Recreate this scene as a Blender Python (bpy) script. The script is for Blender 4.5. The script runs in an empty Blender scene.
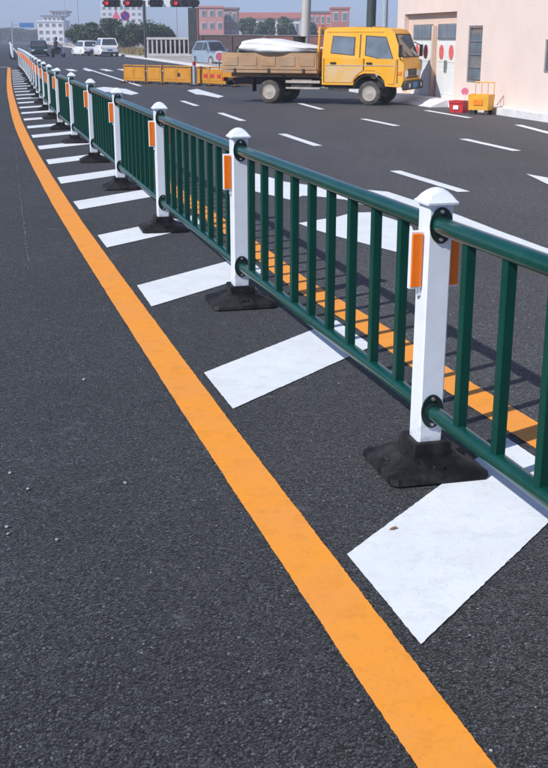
import bpy, bmesh, math, random
from mathutils import Vector, Matrix, noise as mnoise
R = math.radians
random.seed(7)
sc = bpy.context.scene
COL = sc.collection

# ------------------------------------------------------------------ camera
F_PX, CX, CY, Y_HOR, CAM_H = 1100.0, 274.0, 384.0, 38.0, 1.65
PITCH = math.atan((CY - Y_HOR) / F_PX)
cam = bpy.data.cameras.new('camera'); camo = bpy.data.objects.new('camera', cam); COL.objects.link(camo)
cam.sensor_fit = 'VERTICAL'; cam.sensor_height = 36.0; cam.lens = 36.0 * F_PX / 768.0
cam.clip_start = 0.05; cam.clip_end = 5000
camo.location = (0, 0, CAM_H); camo.rotation_euler = (math.pi / 2 - PITCH, 0, 0)
sc.camera = camo

# ------------------------------------------------------------------ sky and sun
SUN_EL, SUN_DIR = R(42), Vector((-0.80, -0.60))
w = bpy.data.worlds.new('World'); sc.world = w; w.use_nodes = True
wn = w.node_tree; bg = wn.nodes['Background']
sky = wn.nodes.new('ShaderNodeTexSky'); sky.sky_type = 'NISHITA'; sky.sun_disc = False
sky.sun_elevation = SUN_EL; sky.sun_rotation = math.atan2(SUN_DIR.x, SUN_DIR.y)
sky.air_density = 0.5; sky.dust_density = 0.6; sky.ozone_density = 6.0; sky.altitude = 0
wn.links.new(sky.outputs[0], bg.inputs[0]); bg.inputs[1].default_value = 0.13
sl = bpy.data.lights.new('sun', 'SUN'); sl.energy = 4.0; sl.angle = R(0.6); sl.color = (1.0, 0.97, 0.925)
so = bpy.data.objects.new('sun', sl); COL.objects.link(so)
sd = Vector((-SUN_DIR.x * math.cos(SUN_EL), -SUN_DIR.y * math.cos(SUN_EL), -math.sin(SUN_EL)))
so.rotation_euler = sd.to_track_quat('-Z', 'Y').to_euler(); so.location = (-30, -20, 40)
sc.view_settings.view_transform = 'Standard'; sc.view_settings.look = 'None'
sc.view_settings.exposure = 0.33; sc.view_settings.gamma = 1.0; sc.view_settings.use_curve_mapping = False
sc.cycles.max_bounces = 6; sc.cycles.volume_bounces = 0

# ------------------------------------------------------------------ helpers
def un(x, y, z=0.0):
    """photo pixel -> point on the horizontal plane at height z"""
    u = (x - CX) / F_PX; v = -(y - CY) / F_PX
    c, s = math.cos(PITCH), math.sin(PITCH)
    d = (u, c + v * s, -s + v * c); t = (z - CAM_H) / d[2]
    return Vector((d[0] * t, d[1] * t, z))

def put(x, Y):
    """world X of pixel column x at distance Y (near the horizon)"""
    return (x - CX) / F_PX * Y * math.cos(PITCH)

def props(o, label=None, cat=None, group=None, kind=None):
    if label: o['label'] = label
    if cat: o['category'] = cat
    if group: o['group'] = group
    if kind: o['kind'] = kind
    return o

def empty(name, loc, rz=0.0, rx=0.0, ry=0.0):
    o = bpy.data.objects.new(name, None); o.empty_display_size = 0.2
    o.location = loc; o.rotation_euler = (rx, ry, rz); COL.objects.link(o); return o

def link(name, me, parent=None, loc=(0, 0, 0), rot=(0, 0, 0), mat=None):
    o = bpy.data.objects.new(name, me); COL.objects.link(o)
    o.location = loc; o.rotation_euler = rot
    if parent: o.parent = parent
    if mat and not me.materials: me.materials.append(mat)
    return o

def copy_tree(o, parent=None):
    c = o.copy(); COL.objects.link(c); c.parent = parent
    for ch in list(o.children): copy_tree(ch, c)
    return c

class MB:
    def __init__(s): s.bm = bmesh.new()
    def box(s, c, d, rz=0, bev=0.0, seg=1, M=None):
        t = bmesh.new(); bmesh.ops.create_cube(t, size=1)
        bmesh.ops.scale(t, vec=d, verts=t.verts)
        if bev: bmesh.ops.bevel(t, geom=list(t.edges), offset=bev, segments=seg, profile=0.5, affect='EDGES')
        m = Matrix.Translation(c) @ Matrix.Rotation(rz, 4, 'Z')
        if M is not None: m = M @ m
        t.transform(m); s._add(t); return s
    def _add(s, t):
        me = bpy.data.meshes.new('t'); t.to_mesh(me); t.free(); s.bm.from_mesh(me); bpy.data.meshes.remove(me)
    def tube(s, a, b, r, r2=None, n=12, cap=True):
        a, b = Vector(a), Vector(b); r2 = r if r2 is None else r2
        t = bmesh.new(); L = (b - a).length
        bmesh.ops.create_cone(t, cap_ends=cap, segments=n, radius1=r, radius2=r2, depth=L)
        q = (b - a).to_track_quat('Z', 'Y').to_matrix().to_4x4()
        t.transform(Matrix.Translation((a + b) / 2) @ q); s._add(t); return s
    def loft(s, rings, close=True, cap=True):
        vs = [[s.bm.verts.new(p) for p in r] for r in rings]; n = len(rings[0])
        for i in range(len(vs) - 1):
            for j in range(n if close else n - 1):
                k = (j + 1) % n
                try: s.bm.faces.new((vs[i][j], vs[i][k], vs[i + 1][k], vs[i + 1][j]))
                except ValueError: pass
        if cap:
            s.bm.faces.new(list(reversed(vs[0]))); s.bm.faces.new(vs[-1])
        return s
    def prism(s, pts, n):
        """closed prism: polygon pts extruded along vector n"""
        n = Vector(n); a = [Vector(p) for p in pts]
        return s.loft([a, [p + n for p in a]])
    def plate(s, pts, th):
        a = [Vector(p) for p in pts]
        nn = Vector((0, 0, 0))
        for i in range(len(a)):
            p, q = a[i], a[(i + 1) % len(a)]
            nn += Vector(((p.y - q.y) * (p.z + q.z), (p.z - q.z) * (p.x + q.x), (p.x - q.x) * (p.y + q.y)))
        return s.prism(a, nn.normalized() * th)
    def mesh(s, name, mat=None, smooth=False, angle=40):
        bmesh.ops.recalc_face_normals(s.bm, faces=list(s.bm.faces))
        me = bpy.data.meshes.new(name); s.bm.to_mesh(me); s.bm.free()
        if mat: me.materials.append(mat)
        if smooth:
            me.shade_smooth()
            try: me.set_sharp_from_angle(angle=R(angle))
            except Exception: pass
        return me
    def build(s, name, mat, parent=None, loc=(0, 0, 0), rot=(0, 0, 0), smooth=False, angle=40):
        return link(name, s.mesh(name, mat, smooth, angle), parent, loc, rot)

# ------------------------------------------------------------------ materials
MATS = {}
def mat(name, col, rough=0.6, var=0.12, scale=6.0, metal=0.0, bump=0.0, bscale=60.0, dirt=None, dirt_amt=0.0, dscale=3.0, spec=0.5, coat=0.0, splash=False):
    m = bpy.data.materials.new(name); m.use_nodes = True; nt = m.node_tree; b = nt.nodes['Principled BSDF']
    b.inputs['Roughness'].default_value = rough; b.inputs['Metallic'].default_value = metal
    b.inputs['Specular IOR Level'].default_value = spec; b.inputs['Coat Weight'].default_value = coat
    tc = nt.nodes.new('ShaderNodeTexCoord'); nz = nt.nodes.new('ShaderNodeTexNoise')
    nz.inputs['Scale'].default_value = scale; nz.inputs['Detail'].default_value = 5
    nt.links.new(tc.outputs['Object'], nz.inputs['Vector'])
    rp = nt.nodes.new('ShaderNodeValToRGB'); rp.color_ramp.elements[0].position = 0.3; rp.color_ramp.elements[1].position = 0.7
    rp.color_ramp.elements[0].color = tuple(c * (1 - var) for c in col) + (1,)
    rp.color_ramp.elements[1].color = tuple(min(1, c * (1 + var)) for c in col) + (1,)
    nt.links.new(nz.outputs['Fac'], rp.inputs[0]); out = rp.outputs[0]
    if dirt:
        n2 = nt.nodes.new('ShaderNodeTexNoise'); n2.inputs['Scale'].default_value = dscale; n2.inputs['Detail'].default_value = 8
        n2.inputs['Roughness'].default_value = 0.7
        nt.links.new(tc.outputs['Object'], n2.inputs['Vector'])
        r2 = nt.nodes.new('ShaderNodeValToRGB'); r2.color_ramp.elements[0].position = 0.45; r2.color_ramp.elements[1].position = 0.72
        r2.color_ramp.elements[0].color = (0, 0, 0, 1); r2.color_ramp.elements[1].color = (dirt_amt,) * 3 + (1,)
        nt.links.new(n2.outputs['Fac'], r2.inputs[0])
        mx = nt.nodes.new('ShaderNodeMixRGB'); nt.links.new(r2.outputs[0], mx.inputs[0]); nt.links.new(out, mx.inputs[1])
        mx.inputs[2].default_value = tuple(dirt) + (1,); out = mx.outputs[0]
    if splash:
        sx = nt.nodes.new('ShaderNodeSeparateXYZ'); nt.links.new(tc.outputs['Object'], sx.inputs[0])
        mr = nt.nodes.new('ShaderNodeMapRange'); mr.inputs[1].default_value = .08; mr.inputs[2].default_value = .55; mr.inputs[3].default_value = .62; mr.inputs[4].default_value = .0
        nt.links.new(sx.outputs['Z'], mr.inputs[0])
        n5 = nt.nodes.new('ShaderNodeTexNoise'); n5.inputs['Scale'].default_value = 38; n5.inputs['Detail'].default_value = 9; n5.inputs['Roughness'].default_value = .75; nt.links.new(tc.outputs['Object'], n5.inputs['Vector'])
        gt_ = nt.nodes.new('ShaderNodeMath'); gt_.operation = 'SUBTRACT'; nt.links.new(mr.outputs[0], gt_.inputs[0]); nt.links.new(n5.outputs['Fac'], gt_.inputs[1])
        sc_ = nt.nodes.new('ShaderNodeMath'); sc_.operation = 'MULTIPLY'; sc_.use_clamp = True; sc_.inputs[1].default_value = 3.0; nt.links.new(gt_.outputs[0], sc_.inputs[0])
        m5 = nt.nodes.new('ShaderNodeMixRGB'); nt.links.new(sc_.outputs[0], m5.inputs[0]); nt.links.new(out, m5.inputs[1]); m5.inputs[2].default_value = (.33, .32, .31, 1); out = m5.outputs[0]
    nt.links.new(out, b.inputs['Base Color'])
    if bump:
        n3 = nt.nodes.new('ShaderNodeTexNoise'); n3.inputs['Scale'].default_value = bscale; n3.inputs['Detail'].default_value = 4
        nt.links.new(tc.outputs['Object'], n3.inputs['Vector'])
        bp = nt.nodes.new('ShaderNodeBump'); bp.inputs['Strength'].default_value = bump; bp.inputs['Distance'].default_value = 0.01
        nt.links.new(n3.outputs['Fac'], bp.inputs['Height']); nt.links.new(bp.outputs[0], b.inputs['Normal'])
    MATS[name] = m; return m

def asphalt_nodes(nt, b, k=(1.0, 1.0, 1.0)):
    """aggregate of two stone sizes, dark binder and pits between, dusty scuffs, tracks worn along the road"""
    N = nt.nodes.new; L = nt.links.new
    def ramp(src, stops):
        r = N('ShaderNodeValToRGB'); e = r.color_ramp.elements
        e[0].position, e[0].color = stops[0][0], tuple(stops[0][1]) + (1,); e[1].position, e[1].color = stops[-1][0], tuple(stops[-1][1]) + (1,)
        for p, c in stops[1:-1]: q = e.new(p); q.color = tuple(c) + (1,)
        L(src, r.inputs[0]); return r.outputs[0]
    def mix(mode, f, a, c):
        m = N('ShaderNodeMixRGB'); m.blend_type = mode
        for sock, val in ((m.inputs[0], f), (m.inputs[1], a), (m.inputs[2], c)):
            if isinstance(val, (int, float)): sock.default_value = val
            elif isinstance(val, tuple): sock.default_value = val + (1,)
            else: L(val, sock)
        return m.outputs[0]
    def noise_(scale, det, ro, vec):
        n = N('ShaderNodeTexNoise'); n.inputs['Scale'].default_value = scale; n.inputs['Detail'].default_value = det; n.inputs['Roughness'].default_value = ro; L(vec, n.inputs['Vector']); return n.outputs['Fac']
    g = lambda x: (x, x, x)
    tc = N('ShaderNodeTexCoord'); O = tc.outputs['Object']
    def stones(scale, stops):
        v = N('ShaderNodeTexVoronoi'); v.inputs['Scale'].default_value = scale; L(O, v.inputs['Vector'])
        sp = N('ShaderNodeSeparateColor'); L(v.outputs['Color'], sp.inputs[0])
        return mix('MULTIPLY', 1.0, ramp(sp.outputs[0], stops), ramp(v.outputs['Distance'], [(.28, g(1.0)), (.66, g(.12))])), v.outputs['Distance']
    c1, d1 = stones(118, [(0, g(.006)), (.35, g(.018)), (.62, g(.062)), (.86, g(.125)), (.98, g(.17)), (1, g(.36))])
    c2, d2 = stones(235, [(0, g(.008)), (.45, g(.036)), (.90, g(.105)), (1, g(.20))])
    col = mix('MIX', ramp(noise_(26, 3, .6, O), [(.42, g(0)), (.58, g(1))]), c1, c2)
    mp = N('ShaderNodeMapping'); mp.inputs['Rotation'].default_value[2] = R(-14.5); mp.inputs['Scale'].default_value = (1.0, 0.12, 1); L(O, mp.inputs['Vector'])
    col = mix('MULTIPLY', 1.0, col, ramp(noise_(1.1, 7, .62, mp.outputs[0]), [(.28, tuple(x * .80 for x in k)), (.52, k), (.75, tuple(x * 1.28 for x in k))]))
    col = mix('MULTIPLY', 1.0, col, ramp(noise_(.45, 4, .55, O), [(.34, g(.80)), (.5, g(1.0)), (.70, g(1.12))]))
    dust = ramp(noise_(4.2, 10, .78, O), [(.575, g(0)), (.76, g(.60))])
    col = mix('MIX', dust, col, (.17, .172, .178))
    # a few oil drips
    v3 = N('ShaderNodeTexVoronoi'); v3.inputs['Scale'].default_value = .9; L(O, v3.inputs['Vector'])
    col = mix('MULTIPLY', 1.0, col, ramp(v3.outputs['Distance'], [(.03, g(.62)), (.11, g(1.0))]))
    bp = N('ShaderNodeBump'); bp.inputs['Strength'].default_value = 1.0; bp.inputs['Distance'].default_value = 0.005; bp.invert = True; L(d1, bp.inputs['Height'])
    return col, bp.outputs[0], tc

def make_asphalt(name, k, rough):
    m = bpy.data.materials.new(name); m.use_nodes = True; nt = m.node_tree; b = nt.nodes['Principled BSDF']
    c, n, tc = asphalt_nodes(nt, b, k)
    nt.links.new(c, b.inputs['Base Color']); nt.links.new(n, b.inputs['Normal'])
    b.inputs['Roughness'].default_value = rough; b.inputs['Specular IOR Level'].default_value = 0.4
    b.inputs['Sheen Weight'].default_value = 0.10; b.inputs['Sheen Roughness'].default_value = 0.4
    MATS[name] = m
make_asphalt('asphalt', (0.84, 0.92, 1.03), 0.72)
make_asphalt('asphalt_worn', (1.52, 1.58, 1.72), 0.68)

def make_paint(name, col, wear, dust):
    """thermoplastic road paint: blotchy dust film, tyre grey, chips where the aggregate shows, gloss that varies"""
    m = bpy.data.materials.new(name); m.use_nodes = True; nt = m.node_tree; b = nt.nodes['Principled BSDF']
    N = nt.nodes.new; L = nt.links.new
    tc = N('ShaderNodeTexCoord'); O = tc.outputs['Object']
    def layer(base, scale, det, ro, lo, hi, amt, c):
        n = N('ShaderNodeTexNoise'); n.inputs['Scale'].default_value = scale; n.inputs['Detail'].default_value = det; n.inputs['Roughness'].default_value = ro; L(O, n.inputs['Vector'])
        r = N('ShaderNodeValToRGB'); r.color_ramp.elements[0].position = lo; r.color_ramp.elements[1].position = hi
        r.color_ramp.elements[0].color = (0, 0, 0, 1); r.color_ramp.elements[1].color = (amt,) * 3 + (1,); L(n.outputs['Fac'], r.inputs[0])
        x = N('ShaderNodeMixRGB'); L(r.outputs[0], x.inputs[0]); x.inputs[2].default_value = tuple(c) + (1,)
        if isinstance(base, tuple): x.inputs[1].default_value = base + (1,)
        else: L(base, x.inputs[1])
        return x.outputs[0], n.outputs['Fac']
    c, _ = layer(tuple(col), 2.6, 8, .68, .40, .78, wear, dust)
    c, _ = layer(c, 9.0, 9, .76, .50, .78, .60, tuple(x * .62 for x in col))
    c, f = layer(c, 90, 5, .72, .61, .70, .6, (.13, .13, .13))
    L(c, b.inputs['Base Color']); b.inputs['Roughness'].default_value = 0.6
    bp = N('ShaderNodeBump'); bp.inputs['Strength'].default_value = 0.18; bp.inputs['Distance'].default_value = 0.003
    L(f, bp.inputs['Height']); L(bp.outputs[0], b.inputs['Normal'])
    MATS[name] = m
make_paint('white_paint', (0.75, 0.79, 0.82), 0.55, (0.58, 0.60, 0.62))
make_paint('orange_paint', (0.87, 0.32, 0.026), 0.6, (0.74, 0.31, 0.10))

mat('white_steel', (0.72, 0.77, 0.83), 0.34, 0.03, 3, dirt=(0.50, 0.51, 0.52), dirt_amt=0.3, dscale=9)
mat('post_white', (0.72, 0.77, 0.83), 0.36, 0.03, 3, dirt=(0.50, 0.51, 0.52), dirt_amt=0.3, dscale=9, splash=True)
mat('green_steel', (0.0010, 0.046, 0.033), 0.38, 0.12, 5, dirt=(0.006, 0.05, 0.038), dirt_amt=0.4, dscale=14, spec=0.2)
mat('rail_green', (0.0012, 0.050, 0.038), 0.22, 0.12, 5, dirt=(0.02, 0.07, 0.06), dirt_amt=0.35, dscale=14, spec=0.6)
mat('dark_flange', (0.004, 0.016, 0.013), 0.4, 0.1)
mat('bolt_zinc', (0.62, 0.62, 0.64), 0.3, 0.1, metal=0.9)
mat('rubber', (0.008, 0.008, 0.009), 0.55, 0.3, 14, bump=0.35, bscale=55, dirt=(0.075, 0.074, 0.073), dirt_amt=0.5, dscale=6, spec=0.2)
mat('reflector_orange', (0.88, 0.185, 0.010), 0.28, 0.06, 40)
mat('truck_yellow', (0.80, 0.385, 0.018), 0.42, 0.06, 2, dirt=(0.58, 0.40, 0.20), dirt_amt=0.5, dscale=2.2, spec=0.35)
mat('truck_bed', (0.38, 0.225, 0.115), 0.7, 0.22, 3, dirt=(0.33, 0.25, 0.18), dirt_amt=0.8, dscale=2)
mat('dark_metal', (0.022, 0.022, 0.024), 0.6, 0.3, 8, dirt=(0.12, 0.10, 0.085), dirt_amt=0.5)
mat('black_plastic', (0.015, 0.015, 0.016), 0.5, 0.2)
mat('glass_dark', (0.14, 0.17, 0.20), 0.06, 0.25, 2.5, spec=0.9)
mat('glass_screen', (0.055, 0.065, 0.075), 0.06, 0.3, 3, spec=0.9)
mat('tyre', (0.055, 0.050, 0.046), 0.85, 0.3, 12, dirt=(0.22, 0.19, 0.16), dirt_amt=0.7)
mat('rim', (0.38, 0.34, 0.30), 0.6, 0.2, 8)
mat('lamp_glass', (0.75, 0.76, 0.78), 0.12, 0.1, 20)
mat('amber_lens', (0.75, 0.22, 0.02), 0.2, 0.1, 20)
mat('red_lens', (0.45, 0.01, 0.012), 0.2, 0.1, 20)
mat('cream_wall', (0.71, 0.58, 0.515), 0.85, 0.035, 1.2, bump=0.15, bscale=50, dirt=(0.60, 0.47, 0.40), dirt_amt=0.35, dscale=0.8)
mat('door_surround', (0.66, 0.50, 0.40), 0.8, 0.06, 2)
mat('door_white', (0.72, 0.74, 0.74), 0.45, 0.05, 3, dirt=(0.5, 0.5, 0.48), dirt_amt=0.3)
mat('frame_grey', (0.20, 0.20, 0.21), 0.5, 0.1)
mat('red_paper', (0.66, 0.13, 0.11), 0.6, 0.15, 9)
mat('dark_red_paper', (0.10, 0.008, 0.012), 0.6, 0.15, 9)
mat('concrete_pale', (0.70, 0.68, 0.68), 0.85, 0.08, 3, bump=0.2, bscale=40, dirt=(0.45, 0.42, 0.40), dirt_amt=0.5, dscale=2)
mat('kerb_white', (0.68, 0.67, 0.67), 0.8, 0.08, 3, dirt=(0.42, 0.40, 0.38), dirt_amt=0.55, dscale=2.5)
mat('pavement', (0.40, 0.37, 0.34), 0.9, 0.14, 1.2, bump=0.2, bscale=20, dirt=(0.30, 0.26, 0.21), dirt_amt=0.6, dscale=0.6)
mat('earth', (0.24, 0.20, 0.145), 0.95, 0.25, 0.12, dirt=(0.10, 0.12, 0.06), dirt_amt=0.7, dscale=0.07)
mat('pole_concrete', (0.46, 0.44, 0.41), 0.85, 0.12, 3, dirt=(0.34, 0.32, 0.30), dirt_amt=0.5)
mat('pole_dark', (0.045, 0.055, 0.055), 0.5, 0.2, 3)
mat('pole_grey', (0.34, 0.38, 0.43), 0.45, 0.1, 3)
mat('barrier_yellow', (0.54, 0.225, 0.010), 0.5, 0.14, 3, dirt=(0.42, 0.24, 0.06), dirt_amt=0.7, dscale=3)
mat('barrier_frame', (0.46, 0.205, 0.012), 0.5, 0.2, 4, dirt=(0.16, 0.09, 0.04), dirt_amt=0.7, dscale=5)
mat('black_mark', (0.03, 0.02, 0.015), 0.6, 0.2)
mat('red_mark', (0.50, 0.03, 0.03), 0.6, 0.2)
mat('cloth_white', (0.74, 0.76, 0.78), 0.7, 0.05, 3, bump=0.35, bscale=9, dirt=(0.55, 0.55, 0.55), dirt_amt=0.4)
mat('car_dark', (0.012, 0.030, 0.022), 0.25, 0.1, 2, coat=0.6)
mat('car_white', (0.76, 0.77, 0.79), 0.3, 0.03, 2, coat=0.5)
mat('van_blue', (0.24, 0.29, 0.36), 0.35, 0.06, 2, coat=0.3)
mat('pink_plastic', (0.65, 0.16, 0.24), 0.5, 0.1)
mat('red_plastic', (0.48, 0.03, 0.035), 0.4, 0.1)
mat('cart_yellow', (0.74, 0.36, 0.02), 0.45, 0.1, 5, dirt=(0.5, 0.3, 0.1), dirt_amt=0.4)
mat('leaf_dark', (0.036, 0.070, 0.024), 0.7, 0.45, 0.9)
mat('leaf_mid', (0.045, 0.085, 0.030), 0.7, 0.4, 0.9)
mat('bark', (0.10, 0.075, 0.055), 0.9, 0.3, 6, bump=0.4, bscale=20)
mat('far_white', (0.70, 0.71, 0.73), 0.8, 0.04, 0.2)
mat('far_pink', (0.58, 0.27, 0.25), 0.85, 0.08, 0.3)
mat('far_brown', (0.28, 0.19, 0.16), 0.85, 0.08, 0.3)
mat('far_red', (0.48, 0.17, 0.13), 0.85, 0.1, 0.3)
mat('roof_red', (0.40, 0.13, 0.09), 0.8, 0.15, 1)
mat('wall_brown', (0.115, 0.075, 0.070), 0.9, 0.12, 0.6)
mat('wall_brick', (0.26, 0.105, 0.085), 0.9, 0.15, 0.7)
mat('wall_cap', (0.22, 0.20, 0.19), 0.9, 0.12, 0.7)
mat('sign_blue', (0.03, 0.16, 0.42), 0.5, 0.05)
mat('sign_navy', (0.06, 0.06, 0.30), 0.45, 0.05)
mat('sign_red', (0.50, 0.05, 0.07), 0.45, 0.05)
mat('sign_white', (0.72, 0.73, 0.75), 0.5, 0.03)
mat('trousers', (0.02, 0.022, 0.03), 0.9, 0.2)
mat('jacket', (0.018, 0.018, 0.020), 0.85, 0.2)
mat('skin', (0.42, 0.25, 0.18), 0.6, 0.06)
mat('gate_grey', (0.46, 0.45, 0.44), 0.7, 0.12, 2)
mat('dust_yellow', (0.66, 0.41, 0.13), 0.6, 0.10, 4, dirt=(0.48, 0.40, 0.30), dirt_amt=0.9, dscale=4)
mat('stone', (0.34, 0.34, 0.34), 0.8, 0.2, 30)
mat('dead_leaf', (0.30, 0.12, 0.035), 0.8, 0.2, 30)
def emit(name, col, s):
    m = bpy.data.materials.new(name); m.use_nodes = True; b = m.node_tree.nodes['Principled BSDF']
    b.inputs['Base Color'].default_value = tuple(col) + (1,); b.inputs['Emission Color'].default_value = tuple(col) + (1,); b.inputs['Emission Strength'].default_value = s
    MATS[name] = m
emit('lamp_red', (0.8, 0.02, 0.04), 0.45)
M = MATS

# ------------------------------------------------------------------ road axis (all from ground contacts in the photograph)
def curve(pts):
    pts = sorted(pts, key=lambda p: p[0])
    xs = [p[0] for p in pts]; ys = [p[1] for p in pts]; n = len(xs)
    h = [xs[i + 1] - xs[i] for i in range(n - 1)]; dl = [(ys[i + 1] - ys[i]) / h[i] for i in range(n - 1)]
    t = [dl[0]] + [(dl[i - 1] * h[i] + dl[i] * h[i - 1]) / (h[i] + h[i - 1]) for i in range(1, n - 1)] + [dl[-1]]
    def f(x):
        if x <= xs[0]: return ys[0] + t[0] * (x - xs[0])
        if x >= xs[-1]: return ys[-1] + t[-1] * (x - xs[-1])
        i = max(k for k in range(n - 1) if xs[k] <= x); s = (x - xs[i]) / h[i]
        return ((1 + 2 * s) * (1 - s) ** 2 * ys[i] + s * (1 - s) ** 2 * h[i] * t[i] + s * s * (3 - 2 * s) * ys[i + 1] + s * s * (s - 1) * h[i] * t[i + 1])
    return f
left_line = curve([(2.213, .432), (3.302, .110), (4.843, -.340), (6.814, -.905), (8.466, -1.375), (11.08, -2.105), (15.83, -3.38), (21.16, -4.76), (31.65, -7.32), (66, -15.3), (200, -46.6)])
fence_line = curve([(1.25, 1.46), (4.13, .604), (7.0, -.222), (9.88, -1.0), (12.8, -1.775), (15.8, -2.56), (21.6, -4.11), (29.7, -6.08), (37.8, -7.98), (57, -12.5), (66, -14.7), (200, -45.9)])
right_line = curve([(2.0, 1.90), (4.46, 1.155), (5.18, .92), (6.38, .574), (7.6, .183), (8.9, -.147), (12.6, -1.14), (21.16, -3.42), (31.65, -6.1), (66, -14.1)])
kerb_right = curve([(-40, 21.0), (23.3, 5.54), (25.7, 4.97), (73, -5.6), (108, -14.2), (200, -35.2), (400, -81)])
kerb_left = lambda Y: left_line(Y) - 11.5
def tangent(f, Y): return Vector((f(Y + .05) - f(Y - .05), .1, 0)).normalized()
def YS(a, b, k=1.06, s=0.12):
    out = [a]; st = s
    while out[-1] + st < b: out.append(out[-1] + st); st = max(s, abs(out[-1]) * 0.03)
    return out + [b]

def sheet(name, quads_pts, z, m, kind='structure', parent=None):
    bm = bmesh.new()
    for poly in quads_pts: bm.faces.new([bm.verts.new((p[0], p[1], z)) for p in poly])
    bmesh.ops.remove_doubles(bm, verts=bm.verts, dist=1e-5)
    bmesh.ops.recalc_face_normals(bm, faces=bm.faces)
    for f in bm.faces:
        if f.normal.z < 0: f.normal_flip()
    me = bpy.data.meshes.new(name); bm.to_mesh(me); bm.free(); me.materials.append(M[m])
    o = bpy.data.objects.new(name, me); COL.objects.link(o)
    if parent: o.parent = parent
    else: o['kind'] = kind
    return o
def ribbon(fl, fr, ys): return [[(fl(a), a), (fr(a), a), (fr(b), b), (fl(b), b)] for a, b in zip(ys[:-1], ys[1:])]
def stripe(name, f, a, b, wd, z, m, jit=0.0):
    ys = YS(a, b, s=0.05 if jit else 0.2); L, Rr = [], []
    if jit: ys = sorted(set([y for y in ys if y < 1.5 or y > 9] + [1.5 + .011 * q for q in range(683)]))
    for i, y in enumerate(ys):
        t = tangent(f, y); n = Vector((t.y, -t.x, 0)); c = Vector((f(y), y, 0))
        j1, j2 = (jit * (.6 * mnoise.noise(Vector((y * 6, o_, 0))) + .5 * mnoise.noise(Vector((y * 34, o_ + 4, 0))) + .6 * mnoise.noise(Vector((y * 90, o_ + 8, 0)))) for o_ in (1.3, 17.7))
        L.append(c - n * (wd / 2 + j1)); Rr.append(c + n * (wd / 2 + j2))
    return sheet(name, [[L[i], Rr[i], Rr[i + 1], L[i + 1]] for i in range(len(ys) - 1)], z, m)
def patch(name, pts, z, m, jit=0.006, step=0.018):
    """a painted patch with slightly ragged edges"""
    P = [Vector((p[0], p[1], 0)) for p in pts]; out = []
    for i in range(len(P)):
        a, b = P[i], P[(i + 1) % len(P)]; L = (b - a).length; k = max(1, int(L / step)); n = Vector(((b - a).y, -(b - a).x, 0)).normalized() if L > 0 else Vector((0, 0, 0))
        for q in range(k):
            p = a.lerp(b, q / k)
            out.append(p + (n * jit * (.35 * mnoise.noise(p * 9) + .8 * mnoise.noise(p * 53)) if q else Vector((0, 0, 0))))
    return sheet(name, [[(p.x, p.y) for p in out]], z, m)

# ------------------------------------------------------------------ setting: ground, road, pavements, kerbs, markings
sheet('ground', [[(-700, -60), (500, -60), (500, 1300), (-700, 1300)]], -0.03, 'earth')
ysr = [-40, -20, -8] + list(range(0, 80, 4)) + list(range(80, 700, 20))
sheet('road', ribbon(kerb_left, right_line, ysr), 0.0, 'asphalt')
sheet('road', ribbon(right_line, kerb_right, ysr), 0.0, 'asphalt_worn')
sheet('side_road', [[(kerb_left(70) - 80, 70 - 6), (kerb_left(70) + .5, 70), (kerb_left(90) + .5, 90), (kerb_left(90) - 80, 96)]], -0.006, 'asphalt')
# right pavement behind a kerb
ysk = [-40, -20, 0, 12, 20, 24, 27, 30, 34, 40, 48, 56, 66, 78, 90, 105, 120, 140, 170, 200, 260, 330, 420, 560, 700]
def strip3(name, fl, fr, ys, z0, z1, m):
    mb = MB()
    rings = [[(fl(y), y, z0), (fl(y), y, z1), (fr(y), y, z1), (fr(y), y, z0)] for y in ys]
    o = mb.loft(rings).build(name, M[m]); o['kind'] = 'structure'; return o
strip3('kerb', kerb_right, lambda y: kerb_right(y) + .22, ysk, -.05, .15, 'kerb_white')
strip3('kerb', lambda y: kerb_left(y) - .22, kerb_left, [y for y in ysk if y < 68] + [68], -.05, .15, 'kerb_white')
strip3('kerb', lambda y: kerb_left(y) - .22, kerb_left, [94] + [y for y in ysk if y > 95], -.05, .15, 'kerb_white')
strip3('pavement', lambda y: kerb_right(y) + .22, lambda y: kerb_right(y) + 30, ysk, -.06, .146, 'pavement')
strip3('pavement', lambda y: kerb_left(y) - 5, lambda y: kerb_left(y) - .22, [y for y in ysk if y < 68] + [68], -.06, .146, 'pavement')
strip3('pavement', lambda y: kerb_left(y) - 5, lambda y: kerb_left(y) - .22, [94] + [y for y in ysk if y > 95], -.06, .146, 'pavement')

# markings
stripe('median_line', left_line, -6, 67, .180, .004, 'orange_paint', .004)
stripe('median_line', right_line, -6, 62, .180, .004, 'orange_paint', .004)
def inner(f, Y, side, off):
    t = tangent(f, Y); n = Vector((t.y, -t.x, 0)); return Vector((f(Y), Y, 0)) + n * off * side
Yb = 3.302 - 2.082 * 3; nb = 0
dv = Vector((.63, .94))
while Yb < 63:
    a = inner(left_line, Yb, 1, .140); b = inner(left_line, Yb - .59, 1, .140)
    def cross(p):
        t = 0.0
        while t < 3:
            q = Vector((p.x + dv.x * t, p.y + dv.y * t, 0)); r = inner(right_line, q.y, -1, .16)
            if q.x >= r.x: return q
            t += .01
        return q
    wj = [random.uniform(-.02, .02) for _ in range(4)]
    c = cross(b); d = cross(a)
    patch('hatch_bar', [a + Vector((0, wj[0], 0)), b + Vector((0, wj[1], 0)), c, d], .0045, 'white_paint', .0042)
    Yb += 2.082
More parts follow.
